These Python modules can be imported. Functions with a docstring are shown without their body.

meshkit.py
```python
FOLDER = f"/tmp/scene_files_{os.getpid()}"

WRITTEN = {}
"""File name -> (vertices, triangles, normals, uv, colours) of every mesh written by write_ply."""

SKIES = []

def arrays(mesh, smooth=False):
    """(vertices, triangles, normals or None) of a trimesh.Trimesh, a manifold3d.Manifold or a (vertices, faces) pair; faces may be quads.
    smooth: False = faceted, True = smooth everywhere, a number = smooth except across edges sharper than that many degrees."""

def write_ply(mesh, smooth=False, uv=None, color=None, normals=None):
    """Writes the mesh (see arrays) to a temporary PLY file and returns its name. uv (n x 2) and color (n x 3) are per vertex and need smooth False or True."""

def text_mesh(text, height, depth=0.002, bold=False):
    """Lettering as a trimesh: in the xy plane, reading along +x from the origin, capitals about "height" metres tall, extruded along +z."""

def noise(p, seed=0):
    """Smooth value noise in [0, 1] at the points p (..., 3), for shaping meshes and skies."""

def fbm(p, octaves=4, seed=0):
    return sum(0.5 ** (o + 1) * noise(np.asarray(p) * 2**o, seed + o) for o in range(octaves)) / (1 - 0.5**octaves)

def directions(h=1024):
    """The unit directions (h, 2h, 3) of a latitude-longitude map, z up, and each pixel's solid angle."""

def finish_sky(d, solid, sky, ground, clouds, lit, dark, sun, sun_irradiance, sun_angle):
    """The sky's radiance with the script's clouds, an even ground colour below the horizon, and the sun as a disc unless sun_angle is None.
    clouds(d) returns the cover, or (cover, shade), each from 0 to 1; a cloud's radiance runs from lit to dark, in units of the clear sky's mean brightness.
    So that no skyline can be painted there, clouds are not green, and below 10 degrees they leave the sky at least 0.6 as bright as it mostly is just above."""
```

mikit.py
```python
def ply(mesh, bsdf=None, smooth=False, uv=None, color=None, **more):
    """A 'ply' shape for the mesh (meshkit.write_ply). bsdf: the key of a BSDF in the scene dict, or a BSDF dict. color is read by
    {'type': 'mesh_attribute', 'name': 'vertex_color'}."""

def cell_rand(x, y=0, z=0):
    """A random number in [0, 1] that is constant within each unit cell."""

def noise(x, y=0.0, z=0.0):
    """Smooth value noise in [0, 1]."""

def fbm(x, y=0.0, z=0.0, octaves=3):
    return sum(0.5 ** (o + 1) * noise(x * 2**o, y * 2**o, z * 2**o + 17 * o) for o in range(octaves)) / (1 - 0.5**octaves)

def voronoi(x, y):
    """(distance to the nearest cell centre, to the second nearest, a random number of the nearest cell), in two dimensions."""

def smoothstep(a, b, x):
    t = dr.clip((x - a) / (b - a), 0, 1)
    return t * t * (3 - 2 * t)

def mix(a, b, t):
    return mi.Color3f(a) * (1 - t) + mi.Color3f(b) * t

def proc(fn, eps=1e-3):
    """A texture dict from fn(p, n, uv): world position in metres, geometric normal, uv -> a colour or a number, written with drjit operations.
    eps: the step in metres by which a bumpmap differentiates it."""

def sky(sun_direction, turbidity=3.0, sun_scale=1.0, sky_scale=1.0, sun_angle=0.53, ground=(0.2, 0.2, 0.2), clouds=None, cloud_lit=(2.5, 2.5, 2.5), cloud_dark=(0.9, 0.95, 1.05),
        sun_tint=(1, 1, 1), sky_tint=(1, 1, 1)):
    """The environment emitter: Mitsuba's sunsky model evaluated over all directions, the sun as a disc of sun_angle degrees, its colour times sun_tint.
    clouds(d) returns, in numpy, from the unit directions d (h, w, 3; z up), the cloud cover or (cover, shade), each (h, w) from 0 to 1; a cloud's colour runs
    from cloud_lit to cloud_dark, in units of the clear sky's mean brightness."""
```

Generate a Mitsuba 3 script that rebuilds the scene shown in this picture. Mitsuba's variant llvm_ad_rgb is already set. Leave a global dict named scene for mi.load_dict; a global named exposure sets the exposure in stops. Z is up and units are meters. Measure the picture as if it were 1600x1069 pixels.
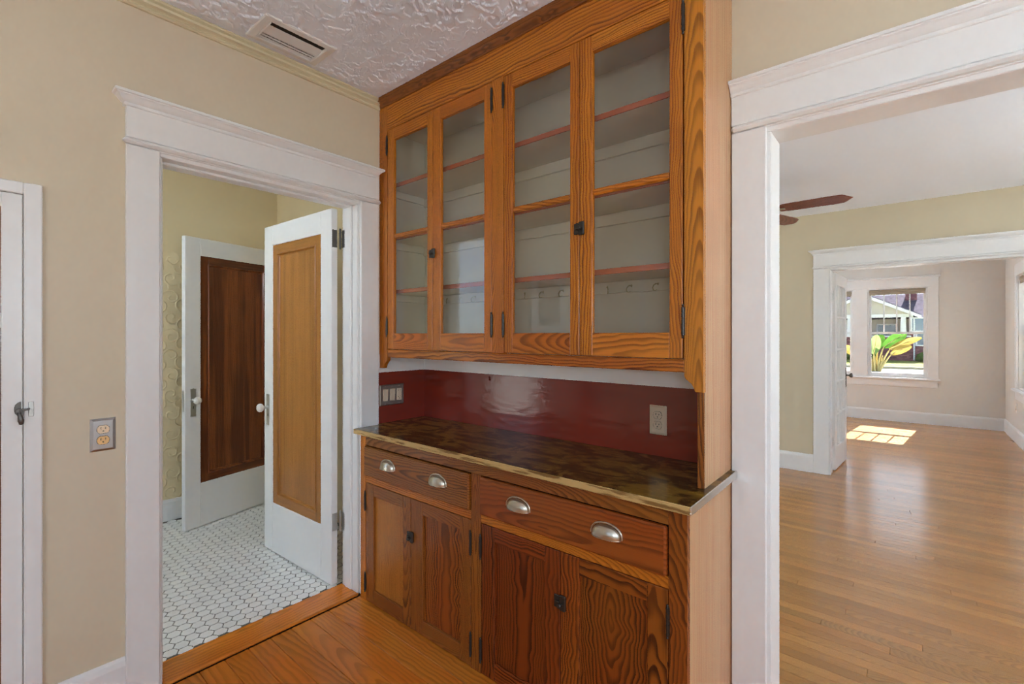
import math, random, numpy as np, trimesh, mitsuba as mi, drjit as dr, mikit, meshkit
from shapely.geometry import Polygon, box as sbox
from mikit import noise, fbm, voronoi, cell_rand, smoothstep, mix, proc
rnd = random.Random(7)
T = mi.ScalarTransform4f
scene, labels = {}, {}
# ------------------------------------------------------------------ camera, sky, sun, added fill lamps, exposure
EYE, YAW, FPX = (2.226, -1.8312, 1.37), 0.6987, 736.8
exposure = 2.9
scene['camera'] = {'type': 'perspective', 'fov': 2 * math.degrees(math.atan(800 / FPX)), 'fov_axis': 'x', 'near_clip': 0.02, 'far_clip': 500.0,
                   'principal_point_offset_x': 0.0, 'principal_point_offset_y': 11.4 / 1069,
                   'to_world': T().look_at(origin=list(EYE), target=[EYE[0] - math.sin(YAW), EYE[1] + math.cos(YAW), EYE[2]], up=[0, 0, 1])}


def sky_clouds(d):
    p = d / np.maximum(d[..., 2:3], 0.08)
    c = meshkit.fbm(np.concatenate([p[..., :2] * 0.9 + 3.0, p[..., :1] * 0 + 1.5], -1), 5, seed=4)
    return np.clip((c - 0.42) / 0.25, 0, 1) * 0.85, np.clip((c - 0.6) / 0.3, 0, 1) * 0.5


SKY, SUN = 1.0, 4.6
SUN_DIR = np.array([0.11, 1.0, 0.97]); SUN_DIR /= np.linalg.norm(SUN_DIR)
scene['sky'] = mikit.sky(SUN_DIR, turbidity=3.5, sun_scale=0.0, sky_scale=SKY, ground=(0.32, 0.31, 0.28), clouds=sky_clouds, sky_tint=(0.92, 1.0, 1.1), cloud_lit=(2.3, 2.5, 2.6), cloud_dark=(0.85, 0.95, 1.1))
scene['sky']['sampling_weight'] = 0.9
scene['sun'] = {'type': 'directional', 'direction': (-SUN_DIR).tolist(), 'irradiance': {'type': 'rgb', 'value': [SUN * 0.98, SUN, SUN]}, 'sampling_weight': 1.5}
FILL_LAMP = {'kitchen': 5.3, 'bath': 4.6, 'living': 6.0, 'front': 8.0}     # radiance of the added, unseen fill lamps
WEIGHT = {'kitchen': 2.2, 'bath': 1.0, 'living': 0.9, 'front': 0.5}     # share of the light samples

# ------------------------------------------------------------------ helpers
def lin(r, g, b):
    f = lambda c: (c / 255 / 12.92) if c / 255 <= 0.04045 else ((c / 255 + 0.055) / 1.055) ** 2.4
    return [f(r), f(g), f(b)]


def rgb(c):
    return {'type': 'rgb', 'value': list(c)}


class MB:
    """One mesh under construction: unshared corners with a texture coordinate each."""
    seeds = 0

    def __init__(self):
        self.v, self.f, self.t, self.n = [], [], [], 0

    def add(self, v, f, t=None):
        v, f = np.asarray(v, float), np.asarray(f, int)
        if f.ndim == 2 and f.shape[1] == 4:
            f = np.vstack([f[:, [0, 1, 2]], f[:, [0, 2, 3]]])
        self.v.append(v); self.f.append(f + self.n); self.t.append(np.zeros((len(v), 2)) if t is None else np.asarray(t, float)); self.n += len(v)
        return self

    def tm(self, m, M=None):
        m = m.copy()
        if M is not None:
            m.apply_transform(M)
        return self.add(m.vertices, m.faces)

    def box(self, x0, x1, y0, y1, z0, z1, grain='x', b=0.0015, M=None, seed=None):
        """A box with chamfered edges; its texture runs along the grain axis, every box a board of its own."""
        lo, hi = np.array([x0, y0, z0], float), np.array([x1, y1, z1], float)
        b = min(b, 0.45 * float((hi - lo).min()))
        if seed is None:
            MB.seeds += 1; seed = MB.seeds
        g = 'xyz'.index(grain); c = (lo + hi) / 2
        V, F, UV = [], [], []

        def poly(pts, a):
            o = [k for k in range(3) if k != a]
            al = g if g in o else o[0]
            ac = [k for k in o if k != al][0]
            i0 = len(V)
            for p in pts:
                V.append(p); UV.append((p[al] - c[al] + 8.0 * seed, p[ac] - c[ac] + 0.37 * (p[a] - c[a])))
            n = np.zeros(3); 
            nn = np.cross(np.subtract(pts[1], pts[0]), np.subtract(pts[2], pts[0]))
            out = np.mean(pts, 0) - c
            order = list(range(len(pts)))
            if nn @ out < 0:
                order.reverse()
            for k in range(1, len(pts) - 1):
                F.append((i0 + order[0], i0 + order[k], i0 + order[k + 1]))

        def corner(s, a):
            return np.array([(hi[k] - (0 if k == a else b)) if s[k] > 0 else (lo[k] + (0 if k == a else b)) for k in range(3)])
        S = [(i, j, k) for i in (-1, 1) for j in (-1, 1) for k in (-1, 1)]
        for a in range(3):
            o = [k for k in range(3) if k != a]
            for s in (-1, 1):
                q = []
                for (i, j) in ((-1, -1), (1, -1), (1, 1), (-1, 1)):
                    t = [0, 0, 0]; t[a] = s; t[o[0]] = i; t[o[1]] = j
                    q.append(corner(t, a))
                poly(q, a)
        if b > 0:
            for a in range(3):
                o = [k for k in range(3) if k != a]
                for i in (-1, 1):
                    for j in (-1, 1):
                        t0 = [0, 0, 0]; t0[o[0]] = i; t0[o[1]] = j; t0[a] = -1
                        t1 = list(t0); t1[a] = 1
                        poly([corner(t0, o[0]), corner(t1, o[0]), corner(t1, o[1]), corner(t0, o[1])], o[0])
            for s in S:
                poly([corner(s, 0), corner(s, 1), corner(s, 2)], 0)
        V, F, UV = np.array(V), np.array(F), np.array(UV)
        if M is not None:
            V = V @ M[:3, :3].T + M[:3, 3]
            if np.linalg.det(M[:3, :3]) < 0:
                F = F[:, ::-1]
        return self.add(V, F, UV)

    def solid(self, m, grain='x', seed=None, M=None):
        """Any mesh as a wooden piece: planar texture coordinates along the grain axis."""
        m = m.copy()
        if seed is None:
            MB.seeds += 1; seed = MB.seeds
        v = m.triangles.reshape(-1, 3); g = 'xyz'.index(grain); c = m.bounds.mean(0)
        o = [k for k in range(3) if k != g]
        uv = np.stack([v[:, g] - c[g] + 8.0 * seed, (v[:, o[0]] - c[o[0]]) * 0.8 + (v[:, o[1]] - c[o[1]])], 1)
        if M is not None:
            v = v @ M[:3, :3].T + M[:3, 3]
        f = np.arange(len(v)).reshape(-1, 3)
        if M is not None and np.linalg.det(M[:3, :3]) < 0:
            f = f[:, ::-1]
        return self.add(v, f, uv)

    def pair(self):
        return np.vstack(self.v), np.vstack(self.f)

    def shape(self, bsdf, smooth=False, **more):
        v, f = self.pair()
        if smooth not in (False, None):
            m = trimesh.Trimesh(v, f, process=False); m.merge_vertices()
            return mikit.ply(m, bsdf, smooth=smooth, **more)
        return mikit.ply((v, f), bsdf, smooth=False, uv=np.vstack(self.t), **more)


def numbered(key):
    if key not in USED:
        USED.add(key); return key
    k = 1
    while f'{key}_{k:03d}' in USED:
        k += 1
    USED.add(f'{key}_{k:03d}')
    return f'{key}_{k:03d}'


USED = set()


def put(key, mb, bsdf, label=None, cat=None, group=None, kind=None, smooth=False, to_world=None):
    """ONE entry of the scene; mb is an MB, a trimesh or a ready shape dict."""
    key = numbered(key)
    if isinstance(mb, dict):
        d = dict(mb)
    elif isinstance(mb, MB):
        d = mb.shape(bsdf, smooth)
    else:
        d = mikit.ply(mb, bsdf, smooth=smooth)
    if to_world is not None:
        d['to_world'] = to_world
    scene[key] = d
    tag(key, label, cat, group, kind)
    return key


def tag(key, label=None, cat=None, group=None, kind=None):
    e = {k: v for k, v in (('label', label), ('category', cat), ('group', group), ('kind', kind)) if v}
    if e:
        labels[key] = {**labels.get(key, {}), **e}


def thing(key, label, cat, group=None, kind=None):
    key = numbered(key); tag(key, label, cat, group, kind); return key


def frame_matrix(origin, xdir, ydir):
    M = np.eye(4); x = np.array([*xdir, 0.0]) / np.linalg.norm(xdir); y = np.array([*ydir, 0.0]) / np.linalg.norm(ydir)
    M[:3, 0], M[:3, 1], M[:3, 2], M[:3, 3] = x, y, [0, 0, 1], origin
    return M


def tri2d(poly):
    return trimesh.creation.triangulate_polygon(poly, engine='earcut')


def prism(poly, axis, a0, a1):
    """A polygon in the plane of the two other axes (in xyz order), swept along axis from a0 to a1."""
    m = trimesh.creation.extrude_polygon(poly, a1 - a0, engine='earcut')
    v = np.array(m.vertices); f = np.array(m.faces); o = [k for k in range(3) if k != 'xyz'.index(axis)]
    w = np.zeros_like(v); w[:, o[0]], w[:, o[1]], w[:, 'xyz'.index(axis)] = v[:, 0], v[:, 1], v[:, 2] + a0
    m = trimesh.Trimesh(w, f, process=False)
    if m.volume < 0:
        m.invert()
    return m


def holed(axis, a0, a1, rect, holes):
    """A wall slab across axis from a0 to a1, rect (lo, hi, z0, z1), with rectangular openings."""
    p = sbox(rect[0], rect[2], rect[1], rect[3])
    for h in holes:
        p = p.difference(sbox(h[0], h[2], h[1], h[3]))
    return prism(p, axis, a0, a1)


def sweep(profile, path, side=1):
    """A moulding: profile points (out, up) along a path of horizontal points, mitred at its corners."""
    P = np.array(path, float); n = len(P); pr = np.array(profile, float)
    d = np.diff(P[:, :2], axis=0); d /= np.linalg.norm(d, axis=1, keepdims=True)
    nn = side * np.stack([d[:, 1], -d[:, 0]], 1)
    rings = []
    for i in range(n):
        a, b = nn[max(i - 1, 0)], nn[min(i, n - 2)]
        m = (a + b) / (1 + a @ b)
        rings.append(np.column_stack([P[i, 0] + m[0] * pr[:, 0], P[i, 1] + m[1] * pr[:, 0], P[i, 2] + pr[:, 1]]))
    k = len(pr); V = np.vstack(rings); F = []
    for i in range(n - 1):
        for j in range(k):
            a, b = i * k + j, i * k + (j + 1) % k
            F += [(a, b, b + k), (a, b + k, a + k)]
    v2, f2 = tri2d(Polygon(pr))
    idx = [int(np.argmin(np.linalg.norm(pr - q, axis=1))) for q in v2]
    for t in f2:
        F.append(tuple(idx[q] for q in t)); F.append(tuple(idx[q] + (n - 1) * k for q in t[::-1]))
    m = trimesh.Trimesh(V, F, process=False)
    m.fix_normals()
    return m


def lathe(pts, sections=24, axis=None, at=(0, 0, 0)):
    m = trimesh.creation.revolve(np.array(pts, float), sections=sections)
    m.merge_vertices(); m.fix_normals()
    if m.volume < 0:
        m.invert()
    if axis is not None:
        m.apply_transform(trimesh.geometry.align_vectors([0, 0, 1], axis))
    m.apply_translation(at)
    return m


def tube(points, radius, sides=8):
    p = np.asarray(points, float)
    parts = []
    t = np.gradient(p, axis=0); t /= np.linalg.norm(t, axis=1, keepdims=True)
    ref = np.array([0.31, 0.47, 0.83]); a = np.cross(t, ref); a /= np.linalg.norm(a, axis=1, keepdims=True); b = np.cross(t, a)
    ang = np.arange(sides) * 2 * np.pi / sides
    r = np.broadcast_to(radius, (len(p),))
    V = (p[:, None] + r[:, None, None] * (np.cos(ang)[None, :, None] * a[:, None] + np.sin(ang)[None, :, None] * b[:, None])).reshape(-1, 3)
    F = []
    for i in range(len(p) - 1):
        for j in range(sides):
            q, w = i * sides + j, i * sides + (j + 1) % sides
            F += [(q, w, w + sides), (q, w + sides, q + sides)]
    for j in range(1, sides - 1):
        F.append((0, j + 1, j)); e = (len(p) - 1) * sides; F.append((e, e + j, e + j + 1))
    m = trimesh.Trimesh(V, F, process=False); m.fix_normals()
    return m


def rotm(deg, axis, at=(0, 0, 0)):
    return trimesh.transformations.rotation_matrix(math.radians(deg), axis, at)


# ------------------------------------------------------------------ materials
def bsdf(key, d):
    scene[key] = d; return key


def wood_fn(light, dark, freq=150.0, contrast=0.8, tone=0.22, warp=1.0, fiber=0.25, red=None, slope=0.10, straight=False, wig=1.0, flame=False):
    L, D = mi.Color3f(light), mi.Color3f(dark)
    R = mi.Color3f(red if red is not None else light)

    def fn(p, n, uv):
        k = dr.floor((uv.x + 4.0) / 8.0)
        a, c = uv.x - 8.0 * k, uv.y
        r1, r2, r3, r4 = cell_rand(k, 1), cell_rand(k, 2), cell_rand(k, 3), cell_rand(k, 4)
        s = r1 * 91.0
        c2 = c + warp * (0.016 * (noise(a * 2.3 + s, c * 6.0, 3.0) - 0.5) + 0.006 * (noise(a * 9.0 + s, c * 30.0, 7.0) - 0.5)) + 0.0042 * wig * (noise(a * 26.0 + s, c * 22.0, 4.0) - 0.5)
        pith = (0.30 + 0.25 * r2) if straight else (r2 - 0.5) * 0.16
        depth = (r3 - 0.5) * 0.06 + slope * (0.3 + r4) * (a + (r1 - 0.5) * 0.8) + warp * 0.05 * (noise(a * 1.7 + s, 5.0) - 0.5)
        if flame:
            pith = 0.004 * (r2 - 0.5); depth = 0.004 + slope * (a + 1.1) + 0.010 * (noise(a * 1.7 + s, 5.0) - 0.5)
        rad = dr.sqrt(dr.square(c2 - pith) + dr.square(depth) + 1e-6)
        ring = rad * freq * (0.8 + 0.4 * r4) + 1.3 * noise(rad * freq * 0.23 + s, 2.0)
        fr = ring - dr.floor(ring)
        late = smoothstep(0.25, 0.82, fr) * (1.0 - smoothstep(0.90, 1.0, fr))
        late = late * (0.45 + 0.55 * noise(dr.floor(ring) * 0.73 + s, 9.0))
        fib = noise(a * 14.0 + s, c * 900.0, 1.0) - 0.5
        blot = fbm(a * 3.0 + s, c * 9.0, 4.0) - 0.5
        if straight:
            blot = blot + 0.9 * (noise(a * 1.1 + s, c * 34.0, 6.0) - 0.5) + 0.6 * (noise(a * 2.0 + s, c * 90.0, 8.0) - 0.5)
        col = mix(mix(L, R, dr.clip(0.5 + blot * 1.6, 0, 1)), D, dr.clip(late * contrast + fiber * fib, 0, 1))
        return col * (1.0 + tone * (r3 - 0.5) * 2.0 + 0.25 * blot)
    return fn


def wood(key, light, dark, rough=0.32, spec=0.5, coat=0.0, **kw):
    return bsdf(key, {'type': 'principled', 'base_color': proc(wood_fn(light, dark, **kw)), 'roughness': rough, 'specular': spec, 'clearcoat': coat, 'clearcoat_gloss': 0.85})


def plain(key, c, rough=0.5, spec=0.5, metallic=0.0, **kw):
    return bsdf(key, {'type': 'principled', 'base_color': rgb(c), 'roughness': rough, 'specular': spec, 'metallic': metallic, **kw})


def bumped(key, fn_h, inner, scale=1.0, eps=1e-3):
    return bsdf(key, {'type': 'bumpmap', 'arbitrary': proc(fn_h, eps=eps), 'scale': scale, 'inner': inner})


def paint_fn(c, amount=0.05, s=2.0, tint=None, fine=0.0):
    C = mi.Color3f(c); D = mi.Color3f(tint if tint is not None else c)

    def fn(p, n, uv):
        f = fbm(p.x * s, p.y * s, p.z * s, octaves=3)
        return mix(C, D, f) * (1.0 + amount * (f - 0.5) * 2.0 + fine * (noise(p.x * 90, p.y * 90, p.z * 40) - 0.5))
    return fn


WHITE = lin(222, 221, 219)
plain('white_paint', WHITE, 0.34, 0.5)
bsdf('trim_white', {'type': 'principled', 'base_color': proc(paint_fn(lin(221, 220, 218), 0.03, 1.3, lin(214, 215, 216), 0.02)), 'roughness': 0.36, 'specular': 0.5})
plain('cabinet_inside', lin(182, 175, 156), 0.5, 0.4)


plain('ceiling_plaster', lin(218, 223, 232), 0.7, 0.3)
bsdf('ceiling_smooth', {'type': 'principled', 'base_color': rgb(lin(224, 227, 234)), 'roughness': 0.7, 'specular': 0.3})
bsdf('wall_tan', {'type': 'bumpmap', 'arbitrary': proc(lambda p, n, uv: 0.0012 * noise(p.x * 22, p.y * 22, p.z * 22) + 0.0004 * noise(p.x * 120, p.y * 120, p.z * 120)), 'scale': 1.0,
                  'inner': {'type': 'principled', 'base_color': proc(paint_fn(lin(204, 190, 170), 0.03, 1.6, lin(198, 187, 162), 0.02)), 'roughness': 0.55, 'specular': 0.35}})
plain('wall_rail_tan', lin(200, 190, 160), 0.4, 0.45)


plain('bath_wall_paint', lin(206, 189, 152), 0.5, 0.4)
plain('living_wall_paint', lin(194, 183, 158), 0.5, 0.4)
plain('front_wall_stucco', lin(206, 202, 196), 0.55, 0.4)

# woods (old heart pine): upper cupboard, base cupboard in three depths of stain, raw side panel, floors, doors
wood('pine_honey', lin(192, 116, 34), lin(104, 48, 9), freq=150, contrast=0.85, tone=0.10, red=lin(168, 92, 24))
wood('pine_honey_bold', lin(192, 118, 36), lin(98, 42, 9), freq=95, contrast=0.95, tone=0.10, warp=1.6, wig=1.5, red=lin(168, 88, 26))
wood('pine_honey_plain', lin(196, 120, 34), lin(108, 50, 8), freq=95, contrast=0.95, warp=2.0, fiber=0.35, tone=0.05, straight=True, red=lin(166, 94, 24))
wood('pine_gold', lin(184, 116, 32), lin(118, 64, 12), freq=230, contrast=0.8, tone=0.0, warp=0.5, slope=0.04, flame=True)
wood('pine_tan', lin(188, 122, 48), lin(112, 62, 20), freq=170, contrast=0.7, tone=0.04, warp=1.5, wig=2.5, red=lin(150, 90, 34))
wood('pine_brown', lin(146, 88, 32), lin(72, 34, 10), freq=130, contrast=0.85, tone=0.10, wig=1.5, red=lin(134, 72, 24))
wood('pine_brown_bold', lin(142, 78, 24), lin(60, 22, 6), freq=75, contrast=1.0, tone=0.12, warp=2.4, wig=4.0, red=lin(130, 62, 18))
wood('pine_red', lin(132, 62, 20), lin(56, 18, 5), freq=85, contrast=1.0, tone=0.10, warp=1.8, wig=3.0, red=lin(118, 50, 15))
wood('pine_raw', lin(190, 150, 112), lin(146, 100, 68), freq=60, contrast=0.35, tone=0.0, red=lin(172, 128, 94), rough=0.42, straight=True)
wood('crown_dark', lin(128, 72, 24), lin(70, 34, 9), freq=170, contrast=0.7, tone=0.05)
wood('floor_pine', lin(198, 124, 44), lin(138, 74, 22), freq=60, contrast=0.55, tone=0.09, wig=2.0, red=lin(188, 104, 30), rough=0.28)
wood('pine_rust', lin(148, 80, 30), lin(82, 34, 10), freq=70, contrast=0.65, tone=0.0, warp=1.6, wig=1.5, red=lin(136, 62, 20))
wood('floor_strip', lin(168, 119, 62), lin(118, 76, 36), freq=190, contrast=0.5, tone=0.18, fiber=0.35, red=lin(154, 103, 51), rough=0.19, spec=0.85, coat=1.0)
wood('door_walnut', lin(128, 66, 27), lin(58, 24, 10), freq=60, contrast=0.45, tone=0.05, warp=2.5, fiber=0.5, straight=True, red=lin(80, 35, 13), rough=0.22)
wood('door_honey', lin(152, 98, 42), lin(108, 64, 24), freq=130, contrast=0.45, tone=0.04, rough=0.3, fiber=0.45, straight=True)
wood('fan_wood', lin(110, 50, 34), lin(60, 24, 16), freq=120, contrast=0.7, rough=0.25)
plain('shelf_edge', lin(152, 76, 42), 0.5, 0.4)


def counter_fn(p, n, uv):
    a = fbm(p.x * 17 + 4.0 * noise(p.x * 9, p.y * 9), p.y * 30, 3.0, octaves=5)
    b = fbm(p.x * 70 + 6 * a, p.y * 95, 2.0)
    c = smoothstep(0.32, 0.72, a)
    col = mix(lin(50, 33, 9), lin(98, 73, 22), c)
    return mix(col, lin(122, 98, 40), smoothstep(0.55, 0.9, b) * (0.25 + 0.45 * c))


bsdf('counter_laminate', {'type': 'principled', 'base_color': proc(counter_fn), 'roughness': 0.16, 'specular': 0.5, 'clearcoat': 0.4, 'clearcoat_gloss': 0.95})


def edge_fn(p, n, uv):
    a = fbm(p.x * 14, p.y * 14, p.z * 90, octaves=4)
    return mix(lin(188, 158, 104), lin(122, 90, 48), smoothstep(0.48, 0.70, a))


bsdf('counter_edge', {'type': 'principled', 'base_color': proc(edge_fn), 'roughness': 0.5, 'specular': 0.3})


def red_fn(p, n, uv):
    a = fbm(p.x * 6, p.y * 6, p.z * 9)
    return mix(lin(122, 40, 25), lin(108, 33, 19), a)


bsdf('red_paint', {'type': 'bumpmap', 'arbitrary': proc(lambda p, n, uv: 0.0009 * noise(p.x * 16, p.y * 16, p.z * 55) + 0.00035 * noise(p.x * 140, p.y * 140, p.z * 190)), 'scale': 1.0,
                   'inner': {'type': 'principled', 'base_color': proc(red_fn), 'roughness': 0.14, 'specular': 0.75}})
plain('brushed_nickel', (0.62, 0.58, 0.50), 0.26, 0.5, 1.0)
plain('satin_steel', (0.46, 0.46, 0.47), 0.34, 0.5, 1.0)
plain('dull_silver', (0.50, 0.50, 0.48), 0.42, 0.5, 1.0)
plain('antique_bronze', (0.035, 0.03, 0.026), 0.3, 0.5, 0.35)
plain('dark_steel', (0.13, 0.12, 0.11), 0.4, 0.5, 0.8)
plain('aluminium', (0.70, 0.69, 0.66), 0.3, 0.5, 1.0)
plain('pewter_plate', (0.30, 0.27, 0.24), 0.38, 0.5, 0.9)
plain('ivory', lin(232, 208, 176), 0.4, 0.5)
plain('ivory_dark', lin(228, 186, 128), 0.4, 0.5)
plain('bisque', lin(200, 182, 160), 0.4, 0.5)
plain('slot_black', (0.015, 0.013, 0.012), 0.5)
plain('gap_dark', (0.03, 0.026, 0.022), 0.8, 0.2)
plain('vent_white', lin(212, 212, 210), 0.4, 0.5)
plain('brass_hook', (0.32, 0.27, 0.16), 0.35, 0.5, 0.9)
plain('knob_glass', lin(214, 212, 204), 0.12, 0.7)
bsdf('tile_white', {'type': 'principled', 'base_color': proc(lambda p, n, uv: mi.Color3f(lin(222, 222, 218)) * (0.93 + 0.10 * noise(p.x * 19, p.y * 19, 1.0))), 'roughness': 0.3, 'specular': 0.5})
plain('grout', lin(92, 86, 80), 0.9, 0.2)
bsdf('pane_glass', {'type': 'thindielectric', 'int_ior': 1.5})
plain('shade_fabric', lin(150, 138, 122), 0.8, 0.2)
plain('lamp_metal', (0.35, 0.3, 0.24), 0.35, 0.5, 0.9)

# ================================================================== THE SETTING
HC, HL = 2.65, 2.565      # ceilings of the kitchen and the living room
DOOR_Y0, DOOR_Y1, HEAD = -1.30, -0.452, 2.06          # bathroom doorway in the left wall
OP_X0, OP_X1, OP_H = 1.856, 3.40, 2.077                # cased opening in the back wall
ST = 'structure'


def struct(key, mb, m, label, smooth=False, cat=None):
    return put(key, mb, m, label, cat, None, ST, smooth)


struct('wall_left', holed('x', -0.145, 0.0, (-4.5, 0.0, 0.0, HC + 0.1), [(DOOR_Y0 - 0.02, DOOR_Y1 + 0.02, -0.1, HEAD + 0.02)]), 'wall_tan', 'tan painted kitchen wall around the bathroom doorway', cat='wall')
struct('wall_back', holed('y', 0.0, 0.14, (-2.07, 4.35, 0.0, HC + 0.1), [(OP_X0 - 0.02, OP_X1 + 0.02, -0.1, OP_H + 0.02)]), 'wall_tan', 'greyish tan wall over the wide white cased opening', cat='wall')
KW = [(0.75, 1.85, 0.85, 2.15), (2.35, 3.75, 0.85, 2.15)]
struct('wall_front', holed('y', -4.6, -4.5, (-0.145, 4.35, 0.0, HC + 0.1), KW), 'wall_tan', 'kitchen wall with two windows behind the camera', cat='wall')
RW = [(-3.9, -2.5, 0.85, 2.15), (-1.9, -0.7, 0.85, 2.15)]
struct('wall_right', holed('x', 4.2, 4.35, (-4.5, 0.0, 0.0, HC + 0.1), RW), 'wall_tan', 'kitchen wall with windows opposite the bathroom door', cat='wall')
def relief(us, vs, fn):
    """A grid over us x vs pushed along its normal by fn(u, v): vertices (u, v, h) and quads."""
    U, V_ = np.meshgrid(us, vs, indexing='ij'); h = fn(U, V_); nu, nv = U.shape
    i, j = np.meshgrid(np.arange(nu - 1), np.arange(nv - 1), indexing='ij'); a = (i * nv + j).ravel()
    return np.stack([U.ravel(), V_.ravel(), h.ravel()], 1), np.stack([a, a + nv, a + nv + 1, a + 1], 1)


def knockdown(x, y):
    z0 = np.zeros_like(x); P = lambda s, o: np.stack([x * s, y * s, z0 + o], -1)
    wx, wy = meshkit.fbm(P(14, 1.5), 3, 1) - 0.5, meshkit.fbm(P(14, 7.5), 3, 2) - 0.5
    q = np.stack([x * 48 + 5.0 * wx, y * 48 + 5.0 * wy, z0], -1)
    fade = np.clip((-0.352 - y) / 0.03, 0.12, 1) * np.clip((x - 0.045) / 0.03, 0.12, 1)
    n1 = meshkit.fbm(q, 3, 5)
    blobs = np.clip((n1 - 0.50) / 0.08, 0, 1) * (0.35 + 0.65 * np.clip((meshkit.noise(P(5, 3.0), 8) - 0.25) / 0.4, 0, 1))
    grit = meshkit.noise(P(75, 2.0), 9)
    return -(0.0062 * blobs + 0.0012 * grit + 0.0008 * n1) * fade


v_, q_ = relief(np.arange(0.0, 2.5, 0.0042), np.arange(-2.0, 0.0, 0.0042), knockdown)
c_ = v_[q_].mean(1); q_ = q_[~((c_[:, 0] > 0.085) & (c_[:, 0] < 0.265) & (c_[:, 1] > -1.015) & (c_[:, 1] < -0.735))]
v_[:, 2] += HC
struct('ceiling', MB().box(-0.1, 4.3, -4.55, 0.1, HC, HC + 0.1, b=0).add(v_, q_[:, ::-1]), 'ceiling_plaster', 'white knockdown textured kitchen ceiling', cat='ceiling')
struct('floor', MB().box(-0.10, 4.3, -4.55, 0.07, -0.1, -0.016, b=0), 'gap_dark', 'orange pine plank kitchen floor', cat='floor')
y, r = -4.55, 0
while y < 0.07 - 0.001:
    # the seams the photograph shows fall at -0.624, -0.717 ... in front of the base cupboard
    y1 = min(0.07, -4.53 + 0.093 * r)
    cuts = [0.021 if y1 > DOOR_Y0 and y < DOOR_Y1 else 0.0] + sorted([1.35 + 1.2 * rnd.random(), 3.0 + 0.8 * rnd.random()]) + [4.2]
    for a, b in zip(cuts[:-1], cuts[1:]):
        put('floor__plank', MB().box(a + 0.0006, b - 0.0006, y + 0.0010, y1 - 0.0010, -0.016, 0.0, 'x', 0.0022), 'floor_pine')
    y = y1; r += 1

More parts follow.
